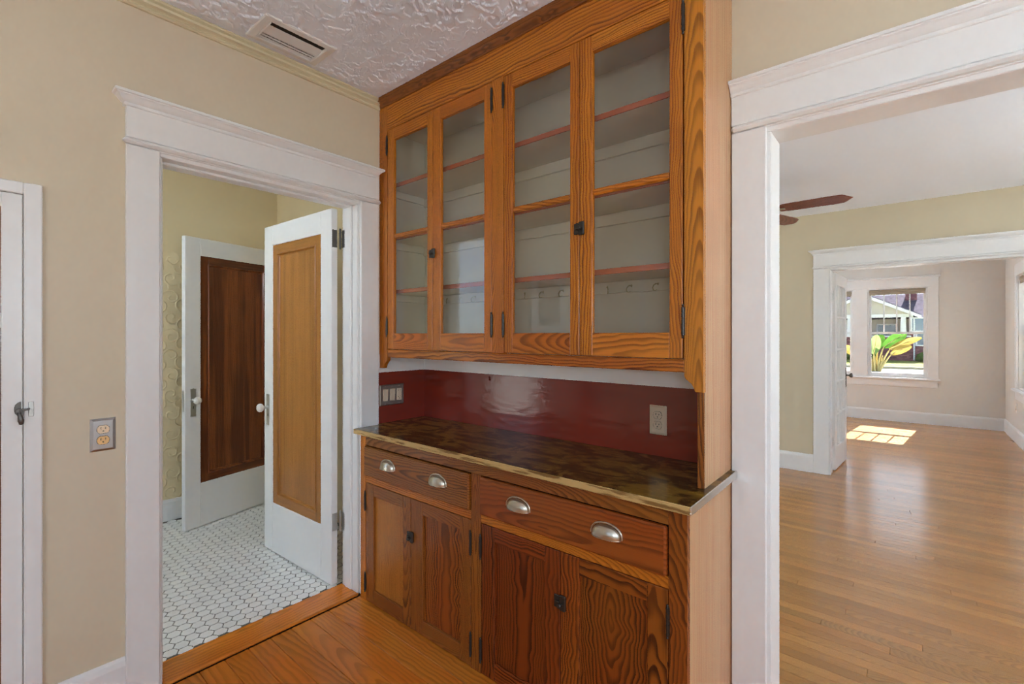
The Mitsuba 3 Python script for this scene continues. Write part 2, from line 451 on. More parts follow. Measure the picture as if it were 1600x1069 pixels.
# picture rail at the ceiling on the left wall
rail = [(0, 0), (0.010, 0), (0.015, 0.006), (0.012, 0.013), (0.018, 0.018), (0.030, 0.022), (0.033, 0.030), (0.024, 0.035), (0.034, 0.041), (0.038, 0.047), (0.036, 0.051), (0, 0.051)]
struct('trim_1', sweep(rail, [(0, -4.5, HC - 0.051), (0, -0.318, HC - 0.051)], 1), 'wall_rail_tan', 'cream moulding along the left wall under the ceiling', cat='moulding')
# white strip of wall between red splashback and cupboard
wp = MB().box(0, 0.003, -0.3295, -0.0005, 1.162, 1.262, b=0).box(0.003, 1.712, -0.003, -0.0002, 1.162, 1.262, b=0)
struct('trim_2', wp, 'white_paint', 'white painted strip of wall under the upper cupboard', cat='wall strip')


def door_casing(key, label, L0, L1, R0, R1, head, top, axis, face, out, wallback, cut_left=True, stop=None, cap_ends=True, cap_back=0.0):
    """White craftsman casing: two side boards, bead, header board, crowned cap and the jamb lining.
    L0..L1 and R0..R1 are the side boards along the wall; face is the wall's coordinate, out its direction (+1/-1)."""
    k = thing(key, label, 'door casing', kind=ST)

    def bx(a0, a1, z0, z1, d0, d1, b=0.002):
        lo, hi = sorted((face + out * d0, face + out * d1))
        return MB().box(lo, hi, a0, a1, z0, z1, 'z', b) if axis == 'x' else MB().box(a0, a1, lo, hi, z0, z1, 'z', b)
    put(f'{k}__side_board', bx(L0, L1, 0, head + 0.0165, 0, 0.02, 0.003), 'trim_white')
    put(f'{k}__side_board', bx(R0, R1, 0, head + 0.0165, 0, 0.02, 0.003), 'trim_white')
    put(f'{k}__bead', bx(L0 - 0.010 * cap_ends, R1 + 0.010 * cap_ends, head + 0.019, head + 0.0395, 0, 0.032, 0.008), 'trim_white')
    put(f'{k}__backing', bx(L0 + 0.001, R1 - 0.001, head + 0.0160, head + 0.0430, 0, 0.010, 0), 'trim_white')
    put(f'{k}__header_board', bx(L0, R1, head + 0.042, top - 0.02, 0, 0.022), 'trim_white')
    s = 1 if (axis == 'x') == (out > 0) else -1
    z = top - 0.047
    P = (lambda d, t: (face + out * d, t, z)) if axis == 'x' else (lambda d, t: (t, face + out * d, z))
    prof = [(-0.004, 0), (0.006, 0), (0.008, 0.003), (0.008, 0.008), (0.006, 0.009), (0.006, 0.012), (0.011, 0.014), (0.017, 0.019), (0.025, 0.029), (0.031, 0.033), (0.031, 0.036), (0.038, 0.037), (0.038, 0.047), (-0.004, 0.047)]
    if cap_ends:      # the cap wraps round the header's ends
        path = [P(0.0005, L0), P(0.022, L0), P(0.022, R1 - cap_back), P(0.0005, R1 - cap_back)]
    else:
        path = [P(0.022, L0), P(0.022, R1)]
    m = sweep(prof, path, s)
    put(f'{k}__cap', m, 'trim_white')
    lo, hi = sorted((wallback, face))
    def jb(a0, a1, z0, z1, b=0.003):
        return MB().box(lo, hi, a0, a1, z0, z1, 'z', b) if axis == 'x' else MB().box(a0, a1, lo, hi, z0, z1, 'z', b)
    jl, jr = L1 + 0.006, R0 - 0.006
    put(f'{k}__jamb', jb(jl - 0.014, jl + 0.006, 0, head), 'trim_white')
    put(f'{k}__jamb', jb(jr - 0.006, jr + 0.014, 0, head), 'trim_white')
    put(f'{k}__head_jamb', jb(jl - 0.014, jr + 0.014, head, head + 0.019), 'trim_white')
    if stop:
        s0, s1 = sorted((face + out * stop[0], face + out * stop[1]))
        sb = (lambda a0, a1, z0, z1: MB().box(s0, s1, a0, a1, z0, z1, 'z', 0.003)) if axis == 'x' else (lambda a0, a1, z0, z1: MB().box(a0, a1, s0, s1, z0, z1, 'z', 0.003))
        put(f'{k}__stop', sb(jl + 0.006, jl + 0.018, 0.012, head), 'trim_white')
        put(f'{k}__stop', sb(jr - 0.018, jr - 0.006, 0.012, head), 'trim_white')
        put(f'{k}__head_stop', sb(jl + 0.018, jr - 0.018, head - 0.012, head), 'trim_white')
    return k


C1 = door_casing('trim_3', 'white wooden casing with crowned header around the bathroom doorway', -1.415, -1.312, -0.440, -0.331, HEAD, 2.262, 'x', 0.0, 1, -0.145, stop=(-0.105, -0.045), cap_back=0.026)
C2 = door_casing('trim_4', 'tall white casing of the wide opening beside the cupboard', 1.7375, 1.850, 3.406, 3.52, OP_H, 2.268, 'y', 0.0, -1, 0.14, cap_ends=False)
put('trim_5', MB().box(-0.145, 0.021, DOOR_Y0 + 0.0005, DOOR_Y1 - 0.0005, 0.0, 0.014, 'y', 0.006), 'floor_pine', 'worn pine threshold board in the bathroom doorway', 'threshold', kind=ST)
bb = [(0, 0), (0.016, 0), (0.016, 0.150), (0.011, 0.168), (0.004, 0.178), (0, 0.178)]
struct('baseboard_left', sweep(bb, [(0, -1.634, 0), (0, -1.4155, 0)], 1), 'trim_white', 'short white baseboard beside the bathroom door casing', cat='baseboard')
struct('baseboard_left', sweep(bb, [(0, -3.52, 0), (0, -2.125, 0)], 1), 'trim_white', 'white baseboard behind the camera along the tan wall', cat='baseboard')
# white door casing further back on the left wall (seen mirrored in the cupboard glass)
struct('trim_6', MB().box(0, 0.02, -3.64, -3.53, 0, 2.1, b=0.003).box(0, 0.024, -4.4, -3.51, 2.1, 2.24, b=0.003), 'trim_white', 'white door casing on the left wall behind the camera', cat='door casing')

# ------------------------------------------------------------------ the ironing cupboard at the far left
cc = thing('trim_7', 'plain white casing around the narrow wall cupboard at the far left', 'door casing', kind=ST)
put(f'{cc}__side_board', MB().box(0, 0.02, -1.678, -1.634, 0, 1.867, 'z', 0.003), 'trim_white')
put(f'{cc}__side_board', MB().box(0, 0.02, -2.124, -2.080, 0, 1.867, 'z', 0.003), 'trim_white')
put(f'{cc}__head_board', MB().box(0, 0.02, -2.080, -1.678, 1.829, 1.867, 'y', 0.003), 'trim_white')
cd = thing('door_4', 'narrow white wall cupboard door with dark wood panels at the far left', 'cupboard door', kind=ST)
y0, y1 = -2.078, -1.680
f = MB().box(0, 0.014, y1 - 0.048, y1, 0.02, 1.827, 'z', 0.002).box(0, 0.014, y0, y0 + 0.048, 0.02, 1.827, 'z', 0.002)
for z0, z1 in ((0.02, 0.16), (1.392, 1.440), (1.780, 1.827)):
    f.box(0, 0.0138, y0 + 0.048, y1 - 0.048, z0, z1, 'y', 0.001)
put(f'{cd}__frame', f, 'trim_white')
put(f'{cd}__panel', MB().box(0, 0.006, y0 + 0.047, y1 - 0.047, 1.439, 1.781, 'z', 0), 'door_walnut', 'small dark wood panel')
put(f'{cd}__panel', MB().box(0, 0.006, y0 + 0.047, y1 - 0.047, 0.159, 1.393, 'z', 0), 'door_walnut', 'tall dark wood panel')
# cupboard latch: half-round plate on the door, strike on the casing, drop lever
plate = prism(Polygon([(-1.684 - 0.016 * math.sin(a), 1.128 + 0.024 * math.cos(a)) for a in np.linspace(0, math.pi, 16)]), 'x', 0.0139, 0.0170)
put(f'{cd}__latch', MB().tm(plate).tm(trimesh.creation.cylinder(0.009, 0.012, 20, transform=trimesh.geometry.align_vectors([0, 0, 1], [1, 0, 0])), trimesh.transformations.translation_matrix((0.022, -1.688, 1.122)))
    .tm(tube([(0.027, -1.688, 1.126), (0.029, -1.678, 1.126), (0.029, -1.664, 1.128)], [0.004, 0.004, 0.003]))
    .tm(tube([(0.028, -1.689, 1.118), (0.032, -1.687, 1.106), (0.033, -1.685, 1.092), (0.031, -1.684, 1.080)], [0.0045, 0.006, 0.0078, 0.005], 10)), 'dark_steel', 'dark drop lever latch', smooth=35)
put(f'{cd}__strike', MB().box(0.02, 0.0225, -1.668, -1.655, 1.102, 1.150, b=0.001).box(0.0225, 0.030, -1.667, -1.659, 1.114, 1.126, b=0.001), 'dull_silver')


# ------------------------------------------------------------------ bathroom
BX, BY = -1.930, -0.026
def scrolls(y, z):
    """Embossed scrolls of a lincrusta-like wall covering, below a plain upper wall."""
    h = np.zeros_like(y); z0 = np.zeros_like(y)
    R = lambda a, b, k: meshkit.noise(np.stack([a + 0.5 * 0, b, z0 + k * 17.0], -1), k)
    for ox, oz, tw, k in ((0.0, 0.0, 1.0, 1), (0.5, 0.41, -1.0, 2)):
        Y, Z = y * 7.0 + ox, z * 7.0 + oz
        cy, cz = np.floor(Y), np.floor(Z); r = R(cy, cz, k)
        dy, dz = Y - cy - 0.5, Z - cz - 0.5
        rad = np.hypot(dy, dz); th = np.arctan2(dz, dy) * tw + 6.28 * r
        sp = (rad * 3.2 - th / 6.28318) % 1.0
        line = np.clip(1 - np.abs(sp - 0.5) / 0.16, 0, 1) * np.clip((0.46 - rad) / 0.12, 0, 1) * np.clip((rad - 0.05) / 0.06, 0, 1)
        h = np.maximum(h, line)
    return 0.0042 * h * np.clip((2.0 - z) / 0.1, 0, 1)


v_, q_ = relief(np.arange(-1.10, -0.20, 0.0035), np.arange(0.150, 2.05, 0.0035), scrolls)
v_ = np.stack([BX + v_[:, 2], v_[:, 0], v_[:, 1]], 1)
struct('bathroom_wall', MB().box(BX - 0.1, BX, -2.4, 0.14, 0, 2.6, b=0).add(v_, q_), 'bath_wall_paint', 'tan bathroom wall with embossed scrolls behind the dark panelled door', cat='wall')
struct('bathroom_wall', MB().box(BX, -0.1455, BY, -0.0005, 0, 2.6, b=0), 'bath_wall_paint', 'tan bathroom wall behind the honey panelled door', cat='wall')
struct('bathroom_wall', holed('y', -2.4, -2.3, (BX, -0.145, 0, 2.6), [(-1.60, -0.88, 0.12, 2.42)]), 'white_paint', 'white bathroom wall with a tall window out of view', cat='wall')
struct('bathroom_ceiling', MB().box(BX - 0.1, -0.1455, -2.4, 0.0, 2.6, 2.7, b=0), 'ceiling_smooth', 'white bathroom ceiling', cat='ceiling')
bb2 = [(0, 0), (0.015, 0), (0.015, 0.135), (0.008, 0.152), (0, 0.155)]
struct('baseboard_right', sweep(bb2, [(BX, -2.3, 0.008), (BX, BY, 0.008)], 1), 'trim_white', 'white baseboard in the bathroom under the embossed wall', cat='baseboard')
bf = struct('bathroom_floor', MB().box(BX, -0.1455, -2.3, BY, -0.1, 0.0065, b=0), 'grout', 'white hexagon tile bathroom floor with dark grout', cat='floor')
PX, PY = 0.0556, 0.04815
hexa = Polygon([(0.0306 * math.sin(a) * 0.955, 0.0306 * math.cos(a) * 0.965) for a in np.arange(6) * math.pi / 3])
tilemesh = trimesh.creation.extrude_polygon(hexa, 0.0014, engine='earcut')
tv = np.array(tilemesh.vertices); top = tv[:, 2] > 0.001
inner = trimesh.creation.extrude_polygon(hexa.buffer(-0.0006), 0.0004, engine='earcut'); inner.apply_translation((0, 0, 0.0013))
tiledict = mikit.ply(trimesh.util.concatenate([tilemesh, inner]), 'tile_white', smooth=False)
cells = []
for j in range(-60, 60):
    for i in range(-50, 50):
        tx, ty = -0.330 + PX * (i + 0.5 * (j % 2)), -1.1785 + PY * j
        if BX + 0.034 < tx < -0.150 - 0.012 and -2.27 < ty < BY - 0.03:
            cells.append((math.hypot(tx - EYE[0], ty - EYE[1]) + (4 if ty < -1.36 - 0.22 * (-0.15 - tx) else 0), tx, ty))
cells.sort()
for d_, tx, ty in cells[:300]:
    put('bathroom_floor__tile', tiledict, None, to_world=T().translate([tx, ty, 0.0060]))
rest = MB(); tm_ = trimesh.util.concatenate([tilemesh, inner])
for d_, tx, ty in cells[300:]:
    rest.add(tm_.vertices + [tx, ty, 0.0060], tm_.faces)
put('bathroom_floor__far_tile', rest, 'tile_white', kind='stuff')


def panel_door(key, label, origin, d, back, W, H, wood_m, stile=0.107, top=0.125, bot=0.305, th=0.036, z0=0.014, knob_at=0.055, flip=False):
    """A white door with one tall stained panel. Local x from the origin along the door, y into it, z up; its visible face is y=0."""
    M = frame_matrix((*origin, 0), d, back)
    k = thing(key, label, 'door', kind=ST)
    f = MB().box(0, stile, 0, th, z0, z0 + H, 'z', 0.002, M).box(W - stile, W, 0, th, z0, z0 + H, 'z', 0.002, M)
    f.box(stile, W - stile, 0.0002, th - 0.0002, z0, z0 + bot, 'x', 0.002, M).box(stile, W - stile, 0.0002, th - 0.0002, z0 + H - top, z0 + H, 'x', 0.002, M)
    put(f'{k}__frame', f, 'trim_white')
    a0, a1, b0, b1 = stile, W - stile, z0 + bot, z0 + H - top
    r = 0.060
    fl = MB().box(a0, a0 + r, 0.0035, th - 0.0035, b0, b1, 'z', 0.001, M).box(a1 - r, a1, 0.0035, th - 0.0035, b0, b1, 'z', 0.001, M)
    fl.box(a0 + r, a1 - r, 0.0035, th - 0.0035, b0, b0 + r, 'x', 0.001, M).box(a0 + r, a1 - r, 0.0035, th - 0.0035, b1 - r, b1, 'x', 0.001, M)
    put(f'{k}__panel_surround', fl, wood_m)
    put(f'{k}__panel', MB().box(a0 + r - 0.004, a1 - r + 0.004, 0.013, th - 0.013, b0 + r - 0.004, b1 - r + 0.004, 'z', 0, M), wood_m, 'recessed wood panel')
    # small bolection moulding round the panel
    mo = MB()
    prof = [(0, -0.008), (0.004, -0.008), (0.008, -0.004), (0.012, 0.002), (0.016, 0.004), (0.016, 0.009), (0, 0.010)]
    sh = []
    q0, q1, w0, w1 = a0 + r, a1 - r, b0 + r, b1 - r
    ring = [(q0, w0), (q1, w0), (q1, w1), (q0, w1)]
    cen = np.array([(q0 + q1) / 2, (w0 + w1) / 2])
    V, F = [], []
    pr = [(-0.007, 0.001), (-0.006, -0.003), (-0.002, -0.0055), (0.002, -0.0050), (0.005, -0.001), (0.007, 0.006), (0.012, 0.0085), (0.015, 0.0105), (-0.007, 0.0105)]
    for cx, cz in ring:
        sx, sz = np.sign(cen[0] - cx), np.sign(cen[1] - cz)
        for o, dep in pr:
            V.append((cx + sx * o, 0.0035 + dep, cz + sz * o))
    n = len(pr)
    for i in range(4):
        for j in range(n):
            a, b, c, e = i * n + j, i * n + (j + 1) % n, ((i + 1) % 4) * n + (j + 1) % n, ((i + 1) % 4) * n + j
            F += [(a, b, c), (a, c, e)]
    m = trimesh.Trimesh(V, F, process=False); m.fix_normals()
    if m.volume < 0:
        m.invert()
    put(f'{k}__panel_moulding', MB().solid(m, 'z', M=M), wood_m)
    # escutcheon and glass knob
    kx = knob_at
    es = Polygon([(kx - 0.0215, 0.800), (kx + 0.0215, 0.800), (kx + 0.0175, 0.812), (kx + 0.0175, 0.978), (kx + 0.0215, 0.992), (kx + 0.010, 0.990), (kx, 0.998), (kx - 0.010, 0.990), (kx - 0.0215, 0.992), (kx - 0.0175, 0.978), (kx - 0.0175, 0.812)])
    pl = prism(es, 'y', -0.003, 0.0)
    pm = MB().tm(pl, M)
    sh = lathe([(0, 0), (0.016, 0), (0.014, 0.008), (0.009, 0.012), (0.008, 0.034), (0.0, 0.034)], 20, (0, -1, 0), (kx, -0.003, 0.912))
    pm.tm(sh, M)
    e = put(f'{k}__escutcheon', pm, 'dull_silver', 'old silver escutcheon plate', smooth=35)
    put(f'{e}__keyhole', MB().box(kx - 0.003, kx + 0.003, -0.0036, -0.0028, 0.855, 0.872, b=0.0005, M=M), 'slot_black')
    kn = lathe([(0, 0.030), (0.012, 0.031), (0.022, 0.037), (0.0265, 0.046), (0.026, 0.055), (0.021, 0.063), (0.012, 0.067), (0, 0.068)], 24, (0, -1, 0), (kx, 0, 0.912))
    kn.apply_transform(M)
    put(f'{k}__knob', kn, 'knob_glass', 'pale round knob', smooth=40)
    return k, M


D1, M1 = panel_door('door_1', 'open white door with a honey brown panel, nearer the cupboard', (-0.158, -0.509), (-0.9993, -0.0383), (-0.0383, 0.9993), 0.772, 2.040, 'door_honey', knob_at=0.722)
D2, M2 = panel_door('door_2', 'white door with a dark walnut panel standing deeper in the bathroom', (-1.582, -0.795), (-0.272, 0.9623), (-0.9623, -0.272), 0.775, 2.040, 'door_walnut')
put(f'{D2}__latch_plate', MB().box(-0.0012, 0.0004, 0.008, 0.028, 0.84, 0.985, b=0.0003, M=M2).box(-0.0022, 0, 0.013, 0.023, 0.905, 0.925, b=0.0003, M=M2), 'dull_silver')
for z in (1.845, 0.305):
    hm = MB().box(-0.0015, 0.0004, 0.004, 0.033, z, z + 0.095, b=0.0003, M=M1)
    hm.box(-0.1480, -0.116, DOOR_Y1 - 0.0018, DOOR_Y1 - 0.0002, z, z + 0.095, b=0.0003)
    for q in range(5):
        hm.tm(trimesh.creation.cylinder(0.0058, 0.0182, 12), trimesh.transformations.translation_matrix((-0.1515, -0.4615, z + 0.0095 + 0.019 * q)))
    hm.tm(lathe([(0, -0.010), (0.005, -0.008), (0.006, -0.002), (0.004, 0.0), (0, 0)], 12, None, (-0.1515, -0.4615, z)))
    hm.tm(lathe([(0, 0.010), (0.005, 0.008), (0.006, 0.002), (0.004, 0.0), (0, 0)][::-1], 12, None, (-0.1515, -0.4615, z + 0.095)))
    put(f'{D1}__hinge', hm, 'dark_steel' if z > 1 else 'dull_silver', 'butt hinge')

# ================================================================== BUILT-IN CUPBOARDS
YU, YL = -0.315, -0.455     # faces of the upper and the base cupboard
XR = 1.735                  # their right side
uc = thing('upper_cabinet', 'honey pine wall cupboard with four glazed doors up to the ceiling', 'cabinet')
# face frame: stiles, rails, frieze; the outer stiles run on below the rail as brackets
ff = MB()
def bracket(x_in, x_out, sgn):
    pts = [(x_in, 2.610), (x_in, 1.236), (x_in + sgn * 0.004, 1.228), (x_in + sgn * 0.012, 1.222), (x_in + sgn * 0.022, 1.213), (x_in + sgn * 0.029, 1.203), (x_in + sgn * 0.032, 1.193), (x_in + sgn * 0.036, 1.188), (x_out, 1.188), (x_out, 2.610)]
    p = Polygon(pts)
    m = prism(p if p.is_valid else p.buffer(0), 'y', YU, YU + 0.022)
    return m
ff.solid(bracket(0.072, 0.002, -1), 'z')
put(f'{uc}__face_frame', ff, 'pine_honey')
put(f'{uc}__right_stile', MB().solid(bracket(1.6755, XR, 1), 'z', seed=3), 'pine_gold', 'golden end stile with a scrolled foot')
ff = MB()
ff.box(0.838, 0.905, YU, YU + 0.022, 1.290, 2.474, 'z', 0.001)
put(f'{uc}__centre_stile', ff, 'pine_honey')
ff = MB().box(0.072, 1.6755, YU + 0.0003, YU + 0.022, 1.2485, 1.290, 'x', 0.003)
put(f'{uc}__bottom_rail', ff, 'pine_honey_bold')
ff = MB().box(0.072, 1.6755, YU + 0.0003, YU + 0.022, 2.474, 2.610, 'x', 0.001)
put(f'{uc}__frieze', ff, 'pine_honey_plain')
cr = [(-0.004, 0), (0.004, 0), (0.006, 0.007), (0.011, 0.012), (0.019, 0.017), (0.026, 0.026), (0.028, 0.034), (0.031, 0.040), (0.031, 0.0445), (-0.004, 0.0445)]
put(f'{uc}__crown_moulding', MB().solid(sweep(cr, [(0.003, YU, 2.605), (XR, YU, 2.605), (XR, -0.001, 2.605)], 1), 'x'), 'crown_dark', 'dark crown moulding')
put(f'{uc}__right_side', MB().box(XR - 0.020, XR - 0.0005, -0.298, -0.001, 0.8822, 2.606, 'z', 0.001), 'pine_raw', 'pale bare pine side running down to the counter')
put(f'{uc}__left_side', MB().box(0.003, 0.018, YU + 0.022, -0.001, 1.2628, 2.606, 'z', 0.001), 'cabinet_inside')
put(f'{uc}__bottom_board', MB().box(0.018, XR - 0.020, YU + 0.0221, -0.001, 1.262, 1.290, 'x', 0.001), 'white_paint')
put(f'{uc}__back_panel', MB().box(0.018, XR - 0.020, -0.010, -0.001, 1.290, 2.606, 'x', 0), 'cabinet_inside', 'white painted cupboard back')
put(f'{uc}__top_board', MB().box(0.018, XR - 0.020, YU + 0.0221, -0.010, 2.50, 2.606, 'x', 0), 'cabinet_inside')
for z in (1.595, 1.886, 2.176):
    sh_ = put(f'{uc}__shelf', MB().box(0.018, XR - 0.020, -0.262, -0.010, z, z + 0.019, 'x', 0.001), 'cabinet_inside', 'white shelf with a salmon pink edge')
    put(f'{sh_}__front_edge', MB().box(0.018, XR - 0.020, -0.268, -0.262, z - 0.001, z + 0.0195, 'x', 0.001), 'shelf_edge', 'salmon pink edge')
    put(f'{uc}__cleat', MB().box(0.018, XR - 0.020, -0.0225, -0.010, z - 0.050, z, 'x', 0.002), 'cabinet_inside')
    put(f'{uc}__end_cleat', MB().box(0.018, 0.030, -0.262, -0.0225, z - 0.040, z, 'y', 0.002), 'cabinet_inside')
    put(f'{uc}__end_cleat', MB().box(XR - 0.032, XR - 0.020, -0.262, -0.0225, z - 0.040, z, 'y', 0.002), 'cabinet_inside')
hook = MB().tm(lathe([(0, 0), (0.0055, 0), (0.005, 0.002), (0, 0.003)], 12, (0, -1, 0))).tm(
    tube([(0, 0, 0), (0, -0.010, 0.001), (0, -0.018, -0.004), (0, -0.024, -0.014), (0, -0.021, -0.024), (0, -0.012, -0.027), (0, -0.006, -0.022)], [0.0022, 0.0022, 0.0022, 0.0022, 0.002, 0.0018, 0.0014], 7)).shape('brass_hook', 40)
hx = 0.115
while hx < 1.68:
    put(f'{uc}__cup_hook', hook, None, to_world=T().translate([hx, -0.0225, 1.572]).rotate([0, 0, 1], 35 if int(hx * 40) % 2 else -38)); hx += 0.1125


def hinge(z0, L=0.09, r=0.0052):
    m = MB()
    for q in range(5):
        m.tm(trimesh.creation.cylinder(r * (1.0 if q % 2 else 0.93), L / 5 - 0.0006, 12), trimesh.transformations.translation_matrix((0, -r * 0.7, z0 + L / 10 + L / 5 * q)))
    for s, zz in ((-1, z0), (1, z0 + L)):
        m.tm(lathe([(0, 0.011), (0.0022, 0.010), (0.0042, 0.0065), (0.0026, 0.003), (0.0036, 0.0), (0, 0)], 12, (0, 0, s), (0, -r * 0.7, zz)))
    m.box(-0.0055, 0.0055, -0.0012, 0.0004, z0, z0 + L, b=0.0003)
    return m


def glazed_door(x0, x1, g0, g1, mat, hinge_x, label):
    """Frame of two stiles and two rails, a muntin, two panes, beads, hinges."""
    k = f'{uc}__door'
    z0, z1, gz0, gz1, m0, m1 = 1.2925, 2.4712, 1.377, 2.410, 1.882, 1.906
    a, b = x0 + 0.0013, x1 - 0.0013
    yf, yb = YU + 0.0002, YU + 0.020
    f = MB().box(a, g0, yf, yb, z0, z1, 'z', 0.002).box(g1, b, yf, yb, z0, z1, 'z', 0.002)
    f.box(g0, g1, yf + 0.0003, yb, gz1, z1, 'x', 0.0012)
    key = put(k, f, mat, label)
    put(f'{key}__bottom_rail', MB().box(g0, g1, yf + 0.0003, yb, z0, gz0, 'x', 0.0012), 'pine_honey_bold')
    put(f'{key}__muntin', MB().box(g0, g1, yf + 0.001, yb, m0, m1, 'x', 0.005), 'pine_honey')
    for q0, q1 in ((gz0, m0), (m1, gz1)):
        gv = np.array([(g0, yf + 0.0125, q0), (g1, yf + 0.0125, q0), (g1, yf + 0.0125, q1), (g0, yf + 0.0125, q1)])
        put(f'{key}__pane', mikit.ply((gv, np.array([[0, 1, 2], [0, 2, 3]])), 'pane_glass'), None)
    for zz in (1.368, 2.345):
        hm = hinge(zz).shape('antique_bronze', 40)
        put(f'{key}__hinge', hm, None, 'dark butt hinge', to_world=T().translate([hinge_x, YU - 0.001, 0]))
    return key


def latch(parent, x, z, yf, w=0.030, h=0.040):
    """Cast cupboard turn latch: case on the right-hand door, keeper on the left, a small lever knob."""
    m = MB().box(x + 0.0005, x + w * 0.62, yf - 0.010, yf, z - h / 2, z + h / 2, b=0.003)
    m.box(x - w * 0.55, x - 0.0012, yf - 0.006, yf, z - h * 0.42, z + h * 0.42, b=0.002)
    m.box(x - w * 0.36, x + 0.002, yf - 0.013, yf - 0.005, z - 0.005, z + 0.005, b=0.0015)
    m.tm(lathe([(0, 0), (0.004, 0), (0.0035, 0.007), (0.0075, 0.011), (0.0085, 0.016), (0.006, 0.020), (0, 0.021)], 16, (0, -1, 0), (x + w * 0.28, yf - 0.0095, z - 0.002)))
    for s in (-1, 1):
        m.tm(lathe([(0, 0.0014), (0.002, 0.001), (0.0024, 0), (0, 0)][::-1], 8, (0, -1, 0), (x + w * 0.40, yf - 0.0098, z + s * h * 0.36)))
    put(f'{parent}__latch', m, 'antique_bronze', 'black cast latch', smooth=30)


d_1 = glazed_door(0.073, 0.444, 0.127, 0.403, 'pine_honey_plain', 0.0725, 'narrow glazed door')
d_2 = glazed_door(0.444, 0.837, 0.502, 0.790, 'pine_honey', 0.838, 'glazed door')
d_3 = glazed_door(0.906, 1.282, 0.953, 1.240, 'pine_honey_plain', 0.9055, 'glazed door')
d_4 = glazed_door(1.282, 1.670, 1.337, 1.626, 'pine_honey_plain', 1.6725, 'glazed door')
latch(d_2, 0.444, 1.767, YU, 0.036, 0.046)
latch(d_4, 1.282, 1.767, YU, 0.038, 0.050)

# ------------------------------------------------------------------ base cupboard
bc = thing('base_cabinet', 'reddish brown pine base cupboard with two drawers and four panelled doors', 'cabinet')
yb = YL + 0.022
put(f'{bc}__left_stile', MB().box(0.038, 0.084, YL, yb, 0.0, 0.8575, 'z', 0.0015), 'pine_honey')
put(f'{bc}__right_stile', MB().box(1.679, XR, YL, yb, 0.0, 0.8575, 'z', 0.0015, seed=11), 'pine_brown_bold')
put(f'{bc}__centre_stile', MB().box(0.850, 0.905, YL, yb, 0.0, 0.802, 'z', 0.0015), 'pine_brown')
put(f'{bc}__top_rail', MB().box(0.084, 1.679, YL + 0.0003, yb, 0.802, 0.8575, 'x', 0.0012), 'pine_brown')
put(f'{bc}__rail', MB().box(0.084, 0.850, YL + 0.0003, yb, 0.611, 0.647, 'x', 0.0012), 'pine_honey')
put(f'{bc}__rail', MB().box(0.905, 1.679, YL + 0.0003, yb, 0.611, 0.647, 'x', 0.0012), 'pine_honey')
put(f'{bc}__right_side', MB().box(XR - 0.020, XR - 0.0005, yb, -0.001, 0.0, 0.8575, 'z', 0.001), 'pine_raw', 'pale bare pine side')
put(f'{bc}__left_side', MB().box(0.038, 0.055, yb, -0.001, 0.0, 0.8575, 'z', 0.001), 'pine_brown')
put(f'{bc}__back', MB().box(0.055, XR - 0.02, -0.012, -0.001, 0.0, 0.8575, 'x', 0), 'gap_dark')
pull_m = []
TH, PH = np.linspace(0, math.pi, 22), np.linspace(0, math.pi / 2, 10)
def pull_pt(th, ph, s):
    a, b_, d_ = 0.051 * s, 0.040 * s, 0.026 * s
    return (a * math.cos(th), -d_ * math.sin(th) ** 0.8 * math.sin(ph) ** 0.8, b_ * math.sin(th) ** 0.75 * math.cos(ph) ** 0.8)
V, F = [], []
for s in (1.0, 0.93):
    for th in TH:
        for ph in PH:
            V.append(pull_pt(min(max(th, 1e-6), math.pi - 1e-6), min(max(ph, 1e-6), math.pi / 2 - 1e-6), s))
nT, nP = len(TH), len(PH)
for i in range(nT - 1):
    for j in range(nP - 1):
        a = i * nP + j; q = nT * nP
        F += [(a, a + 1, a + nP + 1), (a, a + nP + 1, a + nP), (q + a, q + a + nP + 1, q + a + 1), (q + a, q + a + nP, q + a + nP + 1)]
    a = i * nP + nP - 1; q = nT * nP
    F += [(a, q + a, q + a + nP), (a, q + a + nP, a + nP)]
cup = trimesh.Trimesh(V, F, process=False); cup.merge_vertices(); cup.fix_normals()
if cup.volume < 0:
    cup.invert()
rimo = [(0.056 * math.cos(t), -0.0016, 0.045 * math.sin(t) ** 0.75) for t in np.linspace(0.02, math.pi - 0.02, 26)]
rimm = tube(rimo, 0.0034, 8)
lip = tube([(0.051 * math.cos(t), -0.026 * max(math.sin(t), 0) ** 0.8 - 0.0006, 0.0) for t in np.linspace(0.05, math.pi - 0.05, 22)], 0.0016, 6)
pullmesh = MB().tm(cup).tm(rimm).tm(lip)
pulldict = pullmesh.shape('brushed_nickel', 45)


def drawer(x0, x1, px, mat, seed=None):
    k = put(f'{bc}__drawer', MB().box(x0, x1, YL - 0.014, YL + 0.010, 0.6480, 0.7985, 'x', 0.006, seed=seed), mat, 'wide drawer')
    put(f'{k}__box', MB().box(x0 + 0.005, x1 - 0.005, YL + 0.010, YL + 0.40, 0.655, 0.790, 'x', 0.001), 'gap_dark')
    for x in px:
        put(f'{k}__cup_pull', pulldict, None, 'brushed nickel cup pull', to_world=T().translate([x, YL - 0.0140, 0.718]))


drawer(0.0865, 0.8465, (0.297, 0.660), 'pine_brown', seed=21)
drawer(0.9085, 1.6755, (1.112, 1.480), 'pine_rust', seed=26)


